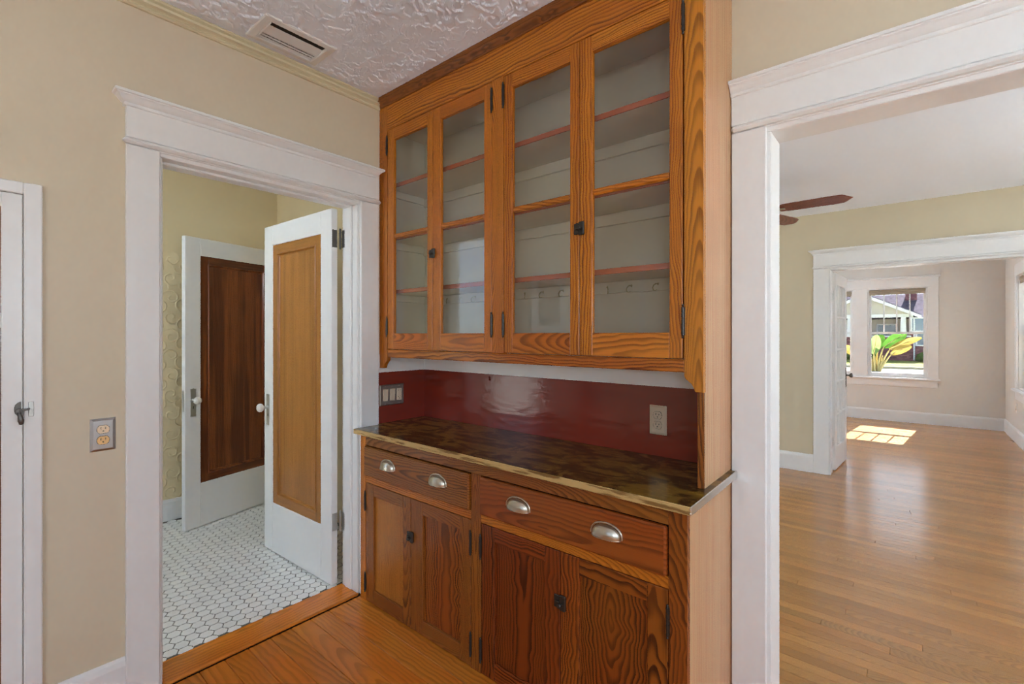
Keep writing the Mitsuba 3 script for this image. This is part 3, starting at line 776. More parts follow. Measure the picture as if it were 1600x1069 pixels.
def panelled_door(x0, x1, p0, p1, mat, pmat, hinge_x, seed=None):
    z0, z1, pz0, pz1 = 0.004, 0.6080, 0.071, 0.550
    yf, yk = YL + 0.0002, YL + 0.020
    f = MB().box(x0, p0, yf, yk, z0, z1, 'z', 0.002).box(p1, x1, yf, yk, z0, z1, 'z', 0.002)
    f.box(p0, p1, yf + 0.0003, yk, pz1, z1, 'x', 0.0015).box(p0, p1, yf + 0.0003, yk, z0, pz0, 'x', 0.0015)
    k = put(f'{bc}__door', f, mat)
    put(f'{k}__panel', MB().box(p0 - 0.006, p1 + 0.006, yf + 0.0125, yk - 0.002, pz0 - 0.006, pz1 + 0.006, 'z', 0, seed=seed), pmat, 'sunken wood panel')
    for zz in (0.057, 0.474):
        put(f'{k}__hinge', hinge(zz, 0.083).shape('antique_bronze', 40), None, 'dark butt hinge', to_world=T().translate([hinge_x, YL - 0.001, 0]))
    return k


e1 = panelled_door(0.0860, 0.4532, 0.154, 0.394, 'pine_brown', 'pine_tan', 0.0848, 31)
e2 = panelled_door(0.4554, 0.8475, 0.540, 0.782, 'pine_brown', 'pine_brown_bold', 0.8492, 33)
e3 = panelled_door(0.9078, 1.2893, 0.978, 1.223, 'pine_red', 'pine_red', 0.9064, 36)
e4 = panelled_door(1.2917, 1.6762, 1.368, 1.612, 'pine_brown_bold', 'pine_brown_bold', 1.6780, 38)
latch(e2, 0.4543, 0.432, YL, 0.040, 0.050)
latch(e4, 1.2905, 0.433, YL, 0.042, 0.054)

# ------------------------------------------------------------------ counter
ct = thing('countertop', 'glossy dark brown marbled counter with a worn pale front edge', 'countertop')
cp = Polygon([(0.0005, -0.0005), (0.0005, -0.3295), (0.0225, -0.3295), (0.0225, -0.482), (1.7535, -0.482), (1.7535, -0.0255), (1.736, -0.0255), (1.736, -0.0005)])
top = trimesh.creation.extrude_polygon(cp, 0.0235, engine='earcut'); top.apply_translation((0, 0, 0.8585))
put(f'{ct}__top', top, 'counter_laminate')
put(f'{ct}__front_edge', MB().box(0.0225, 1.7535, -0.4875, -0.482, 0.8565, 0.8817, 'x', 0.002), 'counter_edge', 'worn pale front edge')
put(f'{ct}__metal_edging', MB().box(1.7535, 1.7585, -0.4885, -0.024, 0.8570, 0.8835, 'y', 0.002).tm(trimesh.creation.icosphere(2, 0.0028), trimesh.transformations.translation_matrix((1.7555, -0.4885, 0.876))).tm(trimesh.creation.icosphere(2, 0.0028), trimesh.transformations.translation_matrix((1.7555, -0.4885, 0.864))), 'aluminium', 'thin aluminium edging on the right end')
put(f'{uc}__end_board_edge', MB().box(XR - 0.0225, XR - 0.0015, -0.303, -0.2981, 0.8822, 1.1875, 'z', 0.001), 'pine_brown', 'stained front edge of the side below the cupboard')
bs = thing('splashback', 'glossy dark red splashback around the corner above the counter', 'splashback')
put(f'{bs}__long_panel', MB().box(0.0042, XR - 0.0235, -0.004, -0.0003, 0.8824, 1.1618, b=0.0005), 'red_paint')
put(f'{bs}__side_panel', MB().box(0.0003, 0.004, -0.3292, -0.0003, 0.8824, 1.1618, b=0.0005), 'red_paint')
put(f'{bs}__screw_plug', lathe([(0, 0.010), (0.006, 0.009), (0.0075, 0.005), (0.010, 0.002), (0.011, 0), (0, 0)], 16, (0, -1, 0), (0.535, -0.004, 1.139)), 'red_paint', 'small painted over plug', smooth=40)


def outlet_parts(k, plate_mat, face_mats, M, w=0.071, h=0.117):
    """Duplex outlet in local x (across), y (out of the wall), z (up), centred."""
    p = [(-w / 2, -h / 2), (w / 2, -h / 2), (w / 2, h / 2), (-w / 2, h / 2)]
    V = [(x, 0, z) for x, z in p] + [(x, 0.0022, z) for x, z in p] + [(x * 0.76, 0.0070, z * 0.86) for x, z in p]
    F = []
    for q in (0, 4):
        for i in range(4):
            j = (i + 1) % 4
            F += [(q + i, q + j, q + j + 4), (q + i, q + j + 4, q + i + 4)]
    F += [(8, 9, 10), (8, 10, 11), (0, 2, 1), (0, 3, 2)]
    m = trimesh.Trimesh(V, F, process=False); m.fix_normals(); m.apply_transform(M)
    put(f'{k}__plate', m, plate_mat)
    for s, fm in zip((1, -1), face_mats):
        c = sbox(-0.0172, -0.0142, 0.0172, 0.0142).intersection(Polygon([(0.0172 * math.cos(t), 0.0172 * math.sin(t)) for t in np.linspace(0, 2 * math.pi, 33)[:-1]]))
        rg = prism(c.buffer(0.0012), 'y', 0.0060, 0.0073); rg.apply_translation((0, 0, s * 0.0195)); rg.apply_transform(M)
        f = prism(c, 'y', 0.0060, 0.0082); f.apply_translation((0, 0, s * 0.0195)); f.apply_transform(M)
        r = put(f'{k}__receptacle', f, fm)
        put(f'{r}__gap', rg, 'gap_dark')
        sl = MB()
        for x in (-0.0064, 0.0064):
            sl.box(x - 0.0011, x + 0.0011, 0.0080, 0.0086, s * 0.0195 + 0.0005, s * 0.0195 + (0.0085 if x < 0 else 0.0075), b=0)
        sl.tm(trimesh.creation.cylinder(0.0023, 0.0006, 14, transform=trimesh.geometry.align_vectors([0, 0, 1], [0, 1, 0])), trimesh.transformations.translation_matrix((0, 0.0083, s * 0.0195 - 0.0062)))
        sm = trimesh.Trimesh(*sl.pair(), process=False); sm.apply_transform(M)
        put(f'{r}__slots', sm, 'slot_black')
    sc = lathe([(0, 0.0014), (0.0026, 0.001), (0.0030, 0), (0, 0)][::-1], 12, (0, 1, 0), (0, 0.0070, 0)); sc.apply_transform(M)
    put(f'{k}__screw', sc, 'dull_silver')


def wall_M(origin, xdir, ydir):
    return frame_matrix(origin, xdir, ydir)


k = thing('outlet', 'bright steel outlet plate on the tan wall left of the bathroom door', 'outlet')
outlet_parts(k, 'satin_steel', ('ivory', 'ivory_dark'), wall_M((0.0003, -1.478, 1.010), (0, 1), (1, 0)))
k = thing('outlet', 'beige outlet plate on the red splashback', 'outlet')
outlet_parts(k, 'bisque', ('bisque', 'bisque'), wall_M((1.458, -0.0041, 1.028), (1, 0), (0, -1)))
# triple switch plate on the red side wall
k = thing('switch_plate', 'dark pewter plate with two rocker switches and a socket on the red splashback', 'switch plate')
cy, cz, w, h = -0.238, 1.034, 0.162, 0.116
V = [(0, -w / 2, -h / 2), (0, w / 2, -h / 2), (0, w / 2, h / 2), (0, -w / 2, h / 2)]
V = V + [(0.002, a, b) for _, a, b in V] + [(0.0065, a * 0.94, b * 0.92) for _, a, b in V]
F = []
for q in (0, 4):
    for i in range(4):
        j = (i + 1) % 4; F += [(q + i, q + j, q + j + 4), (q + i, q + j + 4, q + i + 4)]
F += [(8, 9, 10), (8, 10, 11), (0, 2, 1), (0, 3, 2)]
m = trimesh.Trimesh(np.array(V) + [0.0041, cy, cz], F, process=False); m.fix_normals()
put(f'{k}__plate', m, 'pewter_plate')
for i, oy in enumerate((-0.046, 0.0, 0.046)):
    if i < 2:
        wv = [(0.0105, -0.0165, -0.0335), (0.0105, 0.0165, -0.0335), (0.0125, 0.0165, 0), (0.0125, -0.0165, 0), (0.0155, 0.0165, 0.0335), (0.0155, -0.0165, 0.0335)]
        wv += [(0.010, y_, z_) for _, y_, z_ in wv]
        hm = trimesh.convex.convex_hull(np.array(wv) + [0.0, cy + oy, cz])
        put(f'{k}__rocker', hm, 'bisque', 'beige rocker switch')
    else:
        put(f'{k}__socket', MB().box(0.0100, 0.0128, cy + oy - 0.0165, cy + oy + 0.0165, cz - 0.0335, cz + 0.0335, b=0.001), 'bisque', 'beige double socket')
        sl = MB()
        for s in (-1, 1):
            for a in (-0.0062, 0.0062):
                sl.box(0.0127, 0.0132, cy + oy + a - 0.001, cy + oy + a + 0.001, cz + s * 0.017 + 0.001, cz + s * 0.017 + 0.008, b=0)
            sl.box(0.0127, 0.0132, cy + oy - 0.0018, cy + oy + 0.0018, cz + s * 0.017 - 0.008, cz + s * 0.017 - 0.0045, b=0)
        put(f'{k}__socket__slots', sl, 'slot_black')
    for s in (-1, 1):
        put(f'{k}__screw', lathe([(0, 0.0014), (0.0026, 0.001), (0.0030, 0), (0, 0)][::-1], 12, (1, 0, 0), (0.0105, cy + oy, cz + s * 0.048)), 'dull_silver')

# ------------------------------------------------------------------ ceiling register
k = thing('ceiling_vent', 'white metal air register with curved louvres in the kitchen ceiling', 'vent')
vx0, vx1, vy0, vy1 = 0.074, 0.276, -1.027, -0.722
fr = [(0.0, 0.0), (0.030, 0.0), (0.030, -0.010), (0.026, -0.012), (0.004, -0.010), (0, -0.007)]
V, F = [], []
cxx, cyy = (vx0 + vx1) / 2, (vy0 + vy1) / 2
for px, py in ((vx0, vy0), (vx1, vy0), (vx1, vy1), (vx0, vy1)):
    for o, z in fr:
        V.append((px + np.sign(cxx - px) * o, py + np.sign(cyy - py) * o, HC + z))
n = len(fr)
for i in range(4):
    for j in range(n):
        a, b, c, e = i * n + j, i * n + (j + 1) % n, ((i + 1) % 4) * n + (j + 1) % n, ((i + 1) % 4) * n + j
        F += [(a, b, c), (a, c, e)]
m = trimesh.Trimesh(V, F, process=False); m.fix_normals()
put(f'{k}__frame', m, 'vent_white')
put(f'{k}__duct', MB().box(vx0 + 0.028, vx1 - 0.028, vy0 + 0.028, vy1 - 0.028, HC - 0.0009, HC - 0.0004, b=0), 'gap_dark', 'dark sheet with the shade behind the louvres in its colour')  # thin dark sheet: shade of the hollow put into its colour
for xa, xb, dp in ((0.109, 0.116, 0.0028), (0.127, 0.134, 0.0028), (0.145, 0.152, 0.0028), (0.164, 0.212, 0.0075)):
    pts = [(xa + (xb - xa) * t, HC - 0.004 - dp * (1 - t) ** 1.7) for t in np.linspace(0, 1, 7)]
    pts += [(a, b + 0.0013) for a, b in pts[::-1]]
    put(f'{k}__slat', prism(Polygon(pts), 'y', vy0 + 0.034, vy1 - 0.034), 'vent_white', smooth=35)
for ya in (vy0 + 0.031, vy1 - 0.034):
    put(f'{k}__end_bar', MB().box(0.104, 0.246, ya, ya + 0.003, HC - 0.016, HC - 0.001, b=0.0005), 'vent_white')

# ================================================================== LIVING ROOM AND FRONT ROOM BEYOND
LX0, LX1, YF0, YF1, YW = -1.6, 4.4, 3.689, 3.83, 7.79
struct('living_room_floor', MB().box(LX0, LX1, 0.07, YF1 - 0.07, -0.1, -0.012, b=0), 'gap_dark', 'glossy narrow strip wooden floor seen through the wide opening', cat='floor')
y, r = 0.07, 0
while y < YF1 - 0.07 - 0.001:
    y1 = min(y + 0.0572, YF1 - 0.07)
    x = LX0 - rnd.random() * 1.5
    while x < LX1:
        x1 = x + 1.1 + 1.9 * rnd.random()
        a, b = max(x, LX0), min(x1, LX1)
        if b - a > 0.05:
            put('living_room_floor__board', MB().box(a + 0.0006, b - 0.0006, y + 0.0007, y1 - 0.0007, -0.012, 0.0, 'x', 0.0014), 'floor_strip')
        x = x1
    y = y1; r += 1
struct('front_room_floor', MB().box(-1.2, 3.283, YF1 - 0.07, YW, -0.1, -0.012, b=0), 'gap_dark', 'strip wooden floor of the sunny far room', cat='floor')
far = MB()
while y < YW:
    y1 = min(y + 0.0572, YW); x = -1.2 - rnd.random() * 1.5
    while x < 3.283:
        x1 = x + 1.1 + 1.9 * rnd.random(); a, b = max(x, -1.2), min(x1, 3.283)
        if b - a > 0.05:
            far.box(a + 0.0006, b - 0.0006, y + 0.0007, y1 - 0.0007, -0.012, 0.0, 'x', 0)
        x = x1
    y = y1
put('front_room_floor__board', far, 'floor_strip', kind='stuff')

struct('living_room_wall', holed('y', YF0, YF1, (LX0 - 0.1, 4.4, 0.0, 2.7), [(1.622, 3.222, -0.1, 2.019)]), 'living_wall_paint', 'greenish tan wall around the second cased opening', cat='wall')
struct('living_room_wall', holed('x', LX0 - 0.12, LX0, (0.0, YF1, 0, 2.7), [(0.9, 2.9, 0.75, 2.15)]), 'living_wall_paint', 'living room window wall out of view on the left', cat='wall')
struct('living_room_wall', holed('x', LX1, LX1 + 0.12, (0.0, YF1, 0, 2.7), [(0.7, 3.1, 0.75, 2.15)]), 'living_wall_paint', 'living room window wall out of view on the right', cat='wall')
struct('living_room_ceiling', MB().box(LX0 - 0.1, LX1 + 0.1, 0.1401, YF1, HL, HL + 0.1, b=0), 'ceiling_smooth', 'smooth white living room ceiling above the fan', cat='ceiling')
struct('baseboard_back', sweep(bb, [(LX0, YF0, 0), (1.5045, YF0, 0)], 1), 'trim_white', 'white baseboard left of the second cased opening', cat='baseboard')
door_casing('trim_8', 'white casing of the second opening beyond the ceiling fan', 1.505, 1.636, 3.208, 3.34, 1.999, 2.200, 'y', YF0, -1, YF1)
struct('front_room_ceiling', MB().box(-1.3, 3.4, YF1 - 0.01, YW + 0.1, 2.62, 2.72, b=0), 'ceiling_smooth', 'white ceiling of the far room', cat='ceiling')

# far room walls; windows 1 and 2 in the end wall, window 3 in the right wall
W1, W2, W3 = (1.720, 2.453), (0.795, 1.528), (5.30, 6.76)
WZ0, WZ1 = 0.690, 2.106
def stucco(x, z):
    P = lambda s, o: np.stack([x * s, z * s, np.zeros_like(x) + o], -1)
    w = meshkit.fbm(P(9, 2.0), 3, 3) * 2.5
    return -0.007 * meshkit.fbm(np.stack([x * 16 + w, z * 16 + w, np.zeros_like(x)], -1), 3, 6)


st_ = MB()
for us, vs in ((np.arange(2.45, 3.285, 0.0125), np.arange(0.0, 2.62, 0.0125)), (np.arange(0.0, 2.46, 0.0125), np.arange(0.0, 0.69, 0.0125)), (np.arange(0.0, 2.46, 0.0125), np.arange(2.11, 2.62, 0.0125))):
    v_, q_ = relief(us, vs, stucco); st_.add(np.stack([v_[:, 0], YW + v_[:, 2], v_[:, 1]], 1), q_)
struct('front_room_wall', st_.tm(holed('y', YW, YW + 0.14, (-1.3, 3.42, -0.6, 2.7), [(W2[0], W2[1], WZ0, WZ1), (W1[0], W1[1], WZ0, WZ1)])), 'front_wall_stucco', 'pale stucco end wall around the garden window', cat='wall')
struct('front_room_wall', holed('x', 3.283, 3.42, (YF1, YW, -0.6, 2.7), [(W3[0], W3[1], WZ0, WZ1)]), 'front_wall_stucco', 'pale stucco wall at the right end of the far room', cat='wall')
struct('front_room_wall', holed('x', -1.3, -1.2, (YF1, YW, -0.6, 2.7), []), 'front_wall_stucco', 'far room wall out of view', cat='wall')
struct('baseboard_front', sweep(bb, [(-1.2, YW, 0), (3.283, YW, 0), (3.283, YF1, 0)], 1), 'trim_white', 'white baseboard along the far room walls', cat='baseboard')
# casing round windows 1 and 2
k = thing('trim_9', 'white casing with sill around the pair of far windows', 'window casing', kind=ST)
def yb_(a0, a1, z0, z1, d, b=0.003):
    return MB().box(a0, a1, YW - d, YW, z0, z1, 'x', b)
for a0, a1 in ((W2[0] - 0.126, W2[0]), (W2[1], W1[0]), (W1[1], W1[1] + 0.126)):
    put(f'{k}__side_board', yb_(a0, a1, 0.690, 2.106, 0.020), 'trim_white')
put(f'{k}__header_board', yb_(W2[0] - 0.126, W1[1] + 0.126, 2.106, 2.255, 0.022), 'trim_white')
put(f'{k}__cap', yb_(W2[0] - 0.150, W1[1] + 0.150, 2.250, 2.280, 0.048, 0.008), 'trim_white')
put(f'{k}__sill', yb_(W2[0] - 0.146, W1[1] + 0.146, 0.662, 0.692, 0.055, 0.008), 'trim_white')
put(f'{k}__apron', yb_(W2[0] - 0.116, W1[1] + 0.116, 0.556, 0.662, 0.018), 'trim_white')
k = thing('trim_10', 'white casing of the bright window at the right edge', 'window casing', kind=ST)
for a0, a1 in ((W3[0] - 0.11, W3[0]), (W3[1], W3[1] + 0.11)):
    put(f'{k}__side_board', MB().box(3.263, 3.283, a0, a1, 0.690, 2.106, 'z', 0.003), 'trim_white')
put(f'{k}__header_board', MB().box(3.261, 3.283, W3[0] - 0.11, W3[1] + 0.11, 2.106, 2.255, 'y', 0.003), 'trim_white')
put(f'{k}__sill', MB().box(3.228, 3.283, W3[0] - 0.13, W3[1] + 0.13, 0.662, 0.692, 'y', 0.008), 'trim_white')
put(f'{k}__apron', MB().box(3.265, 3.283, W3[0] - 0.10, W3[1] + 0.10, 0.556, 0.662, 'y', 0.003), 'trim_white')


def sash_window(key, label, a0, a1, z0, z1, axis, inner, out, lites=4):
    """Double hung window: jamb liner, two sashes, upright muntins in the upper one, panes."""
    k = thing(key, label, 'window', kind=ST)

    def bx(mb, p0, p1, q0, q1, d0, d1, b=0.002):
        lo, hi = sorted((inner + out * d0, inner + out * d1))
        return mb.box(p0, p1, lo, hi, q0, q1, 'x', b) if axis == 'y' else mb.box(lo, hi, p0, p1, q0, q1, 'y', b)

    def pane(p0, p1, q0, q1, d):
        c = inner + out * d
        pts = [(p0, q0), (p1, q0), (p1, q1), (p0, q1)]
        v = np.array([(p, c, q) if axis == 'y' else (c, p, q) for p, q in pts])
        put(f'{k}__pane', mikit.ply((v, np.array([[0, 1, 2], [0, 2, 3]])), 'pane_glass'), None)
    t = 0.012
    f = MB()
    bx(f, a0, a0 + t, z0, z1, 0.0, 0.135); bx(f, a1 - t, a1, z0, z1, 0.0, 0.135); bx(f, a0 + t, a1 - t, z1 - t, z1, 0.0, 0.135); bx(f, a0 + t, a1 - t, z0, z0 + t, 0.0, 0.16)
    put(f'{k}__frame', f, 'trim_white')
    b0, b1, zm = a0 + t, a1 - t, (z0 + z1) / 2 - 0.002
    lo = MB(); s = 0.034
    bx(lo, b0, b0 + s, z0 + t, zm + 0.018, 0.045, 0.078); bx(lo, b1 - s, b1, z0 + t, zm + 0.018, 0.045, 0.078)
    bx(lo, b0 + s, b1 - s, z0 + t, z0 + t + 0.058, 0.045, 0.078); bx(lo, b0 + s, b1 - s, zm - 0.016, zm + 0.018, 0.045, 0.078)
    put(f'{k}__lower_sash', lo, 'trim_white')
    pane(b0 + s, b1 - s, z0 + t + 0.058, zm - 0.016, 0.062)
    up = MB()
    bx(up, b0, b0 + s, zm - 0.016, z1 - t, 0.082, 0.115); bx(up, b1 - s, b1, zm - 0.016, z1 - t, 0.082, 0.115)
    bx(up, b0 + s, b1 - s, z1 - t - 0.042, z1 - t, 0.082, 0.115); bx(up, b0 + s, b1 - s, zm - 0.016, zm + 0.016, 0.082, 0.115)
    put(f'{k}__upper_sash', up, 'trim_white')
    w = (b1 - b0 - 2 * s) / lites
    for i in range(1, lites):
        m = MB(); bx(m, b0 + s + w * i - 0.009, b0 + s + w * i + 0.009, zm + 0.016, z1 - t - 0.042, 0.086, 0.111)
        put(f'{k}__muntin', m, 'trim_white')
    for i in range(lites):
        pane(b0 + s + w * i + 0.005, b0 + s + w * (i + 1) - 0.005, zm + 0.016, z1 - t - 0.042, 0.099)
    return k


sash_window('window_1', 'white sash window with a four pane upper sash looking onto the banana plant', W1[0], W1[1], WZ0, WZ1, 'y', YW, 1)
sash_window('window_2', 'white sash window half hidden behind the glazed door', W2[0], W2[1], WZ0, WZ1, 'y', YW, 1)
sash_window('window_3', 'white sash window at the right edge of the far room', W3[0], W3[1], WZ0, WZ1, 'x', 3.283, 1)
for (a0, a1), lb in ((W1, 'rolled up grey blind at the top of the garden window'), (W2, 'rolled up grey blind at the top of the window behind the glazed door')):
    k = thing('roller_blind', lb, 'blind')
    cyl = trimesh.creation.cylinder(0.024, a1 - a0 - 0.04, 20); cyl.apply_transform(rotm(90, [0, 1, 0])); cyl.apply_translation(((a0 + a1) / 2, YW + 0.028, 2.066))
    put(f'{k}__roll', cyl, 'shade_fabric', smooth=40)
    put(f'{k}__hem', MB().box(a0 + 0.025, a1 - 0.025, YW + 0.012, YW + 0.020, 2.008, 2.066, 'x', 0.002), 'shade_fabric')
    for xx in (a0 + 0.0135, a1 - 0.0185):
        put(f'{k}__bracket', MB().box(xx, xx + 0.005, YW + 0.004, YW + 0.050, 2.040, 2.0935, b=0.001), 'vent_white')
k = thing('roller_blind', 'rolled up grey blind at the top of the right edge window', 'blind')
cyl = trimesh.creation.cylinder(0.024, W3[1] - W3[0] - 0.04, 20); cyl.apply_transform(rotm(90, [1, 0, 0])); cyl.apply_translation((3.311, (W3[0] + W3[1]) / 2, 2.066))
put(f'{k}__roll', cyl, 'shade_fabric', smooth=40)
put(f'{k}__hem', MB().box(3.295, 3.303, W3[0] + 0.025, W3[1] - 0.025, 2.008, 2.066, 'y', 0.002), 'shade_fabric')
k = thing('outlet', 'small white outlet low on the far stucco wall under the right edge window', 'outlet')
outlet_parts(k, 'white_paint', ('bisque', 'bisque'), wall_M((3.2827, 6.87, 0.435), (0, 1), (-1, 0)))

# ------------------------------------------------------------------ glazed door standing open into the far room
o = np.array([1.6680, 3.870]); d = np.array([0.0694, 0.9976])
MF = frame_matrix((*o, 0), d, (-d[1], d[0]))
k = thing('door_3', 'open white glazed door with fifteen panes in the second opening', 'door', kind=ST)
W, ZT, ZB, th = 0.610, 1.990, 0.012, 0.034
f = MB().box(0, 0.080, 0, th, ZB, ZT, 'z', 0.002, MF).box(W - 0.080, W, 0, th, ZB, ZT, 'z', 0.002, MF)
f.box(0.080, W - 0.080, 0.0002, th - 0.0002, ZB, 0.235, 'x', 0.002, MF).box(0.080, W - 0.080, 0.0002, th - 0.0002, ZT - 0.115, ZT, 'x', 0.002, MF)
put(f'{k}__frame', f, 'trim_white')
gx0, gx1, gz0, gz1 = 0.080, W - 0.080, 0.235, ZT - 0.115
cw, rh = (gx1 - gx0) / 3, (gz1 - gz0) / 5
for i in (1, 2):
    put(f'{k}__muntin', MB().box(gx0 + cw * i - 0.009, gx0 + cw * i + 0.009, 0.001, th - 0.001, gz0, gz1, 'z', 0.005, MF), 'trim_white')
for j in range(1, 5):
    for i in range(3):
        put(f'{k}__muntin', MB().box(gx0 + cw * i + (0.009 if i else 0), gx0 + cw * (i + 1) - (0.009 if i < 2 else 0), 0.0012, th - 0.0012, gz0 + rh * j - 0.012, gz0 + rh * j + 0.012, 'x', 0.005, MF), 'trim_white')
for i in range(3):
    for j in range(5):
        v = np.array([(gx0 + cw * i + 0.006, th / 2, gz0 + rh * j + 0.006), (gx0 + cw * (i + 1) - 0.006, th / 2, gz0 + rh * j + 0.006), (gx0 + cw * (i + 1) - 0.006, th / 2, gz0 + rh * (j + 1) - 0.006), (gx0 + cw * i + 0.006, th / 2, gz0 + rh * (j + 1) - 0.006)])
        v = v @ MF[:3, :3].T + MF[:3, 3]
        put(f'{k}__pane', mikit.ply((v, np.array([[0, 1, 2], [0, 2, 3]])), 'pane_glass'), None)
kn = MB()
for s in (-1, 1):
    y_ = -0.0 if s < 0 else th
    kn.tm(lathe([(0, 0), (0.015, 0), (0.014, 0.006), (0.008, 0.010), (0.008, 0.030), (0.020, 0.036), (0.026, 0.046), (0.022, 0.058), (0, 0.062)], 20, (0, s, 0), (W - 0.045, y_, 0.930)), MF)
    kn.box(W - 0.066, W - 0.024, y_ + s * 0.001 - 0.002, y_ + s * 0.001 + 0.002, 0.80, 1.01, b=0.001, M=MF)
put(f'{k}__knob', kn, 'dark_steel', 'dark metal knob and plate', smooth=40)
for z in (0.25, 1.0, 1.72):
    hm = MB().tm(trimesh.creation.cylinder(0.006, 0.09, 12), trimesh.transformations.translation_matrix((1.6470, 3.858, z + 0.045)))
    put(f'{k}__hinge', hm, 'dull_silver', smooth=40)

# ------------------------------------------------------------------ ceiling fan (only two blade tips show past the jamb)
k = thing('ceiling_fan', 'ceiling fan with dark red wooden blades behind the opening', 'ceiling fan')
fx, fy, fz = 1.267, 2.270, 2.342
put(f'{k}__canopy', lathe([(0, 0), (0.070, 0), (0.066, -0.03), (0.03, -0.055), (0.013, -0.06), (0, -0.06)][::-1], 28, None, (fx, fy, HL)), 'lamp_metal', smooth=35)
put(f'{k}__downrod', trimesh.creation.cylinder(0.013, 0.10, 16, transform=trimesh.transformations.translation_matrix((fx, fy, HL - 0.10))), 'lamp_metal', smooth=40)
put(f'{k}__motor', lathe([(0, -0.02), (0.06, -0.02), (0.095, 0.0), (0.115, 0.04), (0.115, 0.085), (0.08, 0.12), (0.03, 0.135), (0, 0.135)], 32, None, (fx, fy, fz)), 'lamp_metal', smooth=35)
tip = [(0.20, -0.052), (0.26, -0.062), (0.55, -0.068), (0.605, -0.062), (0.660, 0.0), (0.605, 0.062), (0.55, 0.068), (0.26, 0.062), (0.20, 0.052)]
for i in range(5):
    b = trimesh.creation.extrude_polygon(Polygon(tip), 0.006, engine='earcut')
    b.apply_translation((0, 0, -0.003)); b.apply_transform(rotm(-12, [1, 0, 0]))
    R = trimesh.transformations.translation_matrix((fx, fy, fz)) @ rotm(72 * i, [0, 0, 1])
    bl = put(f'{k}__blade', MB().solid(b, 'x', M=R), 'fan_wood')
    iron = MB().box(0.09, 0.24, -0.015, 0.015, -0.0125, -0.0065, b=0.002, M=R @ rotm(-12, [1, 0, 0]))
    put(f'{bl}__iron', iron, 'lamp_metal')


def dome(r, h, n=10):
    return [(r * math.cos(a), -h * math.sin(a)) for a in np.linspace(0, math.pi / 2, n)][::-1]


def lamp(key, label, x, y, z, r, h, rad, col=(1.0, 0.95, 0.87), base=True):
    k = thing(key, label, 'ceiling light')
    if base:
        put(f'{k}__rim', lathe([(0, 0), (r + 0.015, 0), (r + 0.015, -0.018), (r - 0.004, -0.022), (0, -0.022)][::-1], 36, None, (x, y, z)), 'lamp_metal', smooth=30)
    g = lathe([(0.0, -h)] + dome(r - 0.006, h)[1:] + [(0, 0)], 36, None, (x, y, z - 0.023))
    g.fix_normals()
    sh = mikit.ply(g, None, smooth=40)
    sh['bsdf'] = {'type': 'diffuse', 'reflectance': rgb((0.7, 0.7, 0.7))}
    sh['emitter'] = {'type': 'area', 'radiance': rgb([c * rad for c in col])}
    kk = numbered(f'{k}__shade'); scene[kk] = sh
    return k


def globe(label, x, y, ceil, z, r, room, col=(0.845, 1.03, 1.17)):
    """An added fill light, shaped as a glass globe on a rod."""
    k = thing('pendant_light', label, 'pendant light')
    put(f'{k}__canopy', lathe([(0, 0), (0.06, 0), (0.055, -0.02), (0.02, -0.035), (0, -0.035)][::-1], 24, None, (x, y, ceil)), 'lamp_metal', smooth=35)
    put(f'{k}__rod', trimesh.creation.cylinder(0.008, ceil - 0.03 - (z + r * 0.96), 12, transform=trimesh.transformations.translation_matrix((x, y, (ceil - 0.03 + z + r * 0.96) / 2))), 'lamp_metal', smooth=40)
    put(f'{k}__cap', lathe([(0, 0.03), (0.02, 0.03), (0.05, 0.008), (0.055, -0.012), (0, -0.012)][::-1], 24, None, (x, y, z + r * 0.98)), 'lamp_metal', smooth=35)
    sh = mikit.ply(trimesh.creation.uv_sphere(r, count=[16, 28], transform=trimesh.transformations.translation_matrix((x, y, z))), None, smooth=True)
    sh['bsdf'] = {'type': 'diffuse', 'reflectance': rgb((0.7, 0.7, 0.7))}
    sh['emitter'] = {'type': 'area', 'radiance': rgb([c * FILL_LAMP[room] for c in col]), 'sampling_weight': WEIGHT[room]}
    kk = numbered(f'{k}__globe'); scene[kk] = sh


def floor_lamp(label, x, y, z, r, room, col=(0.845, 1.03, 1.17)):  # added fill light in the shape of a globe floor lamp
    k = thing('floor_lamp', label, 'floor lamp')
    put(f'{k}__base', lathe([(0, 0.0), (0.15, 0.0), (0.15, 0.012), (0.12, 0.022), (0.02, 0.035), (0, 0.035)][::-1], 32, None, (x, y, 0.0005)), 'lamp_metal', smooth=35)
    put(f'{k}__pole', trimesh.creation.cylinder(0.011, z - r - 0.03, 14, transform=trimesh.transformations.translation_matrix((x, y, 0.03 + (z - r - 0.03) / 2))), 'lamp_metal', smooth=40)
    sh = mikit.ply(trimesh.creation.uv_sphere(r, count=[16, 28], transform=trimesh.transformations.translation_matrix((x, y, z))), None, smooth=True)
    sh['bsdf'] = {'type': 'diffuse', 'reflectance': rgb((0.7, 0.7, 0.7))}
    sh['emitter'] = {'type': 'area', 'radiance': rgb([c * FILL_LAMP[room] for c in col]), 'sampling_weight': WEIGHT[room]}
    scene[numbered(f'{k}__globe')] = sh


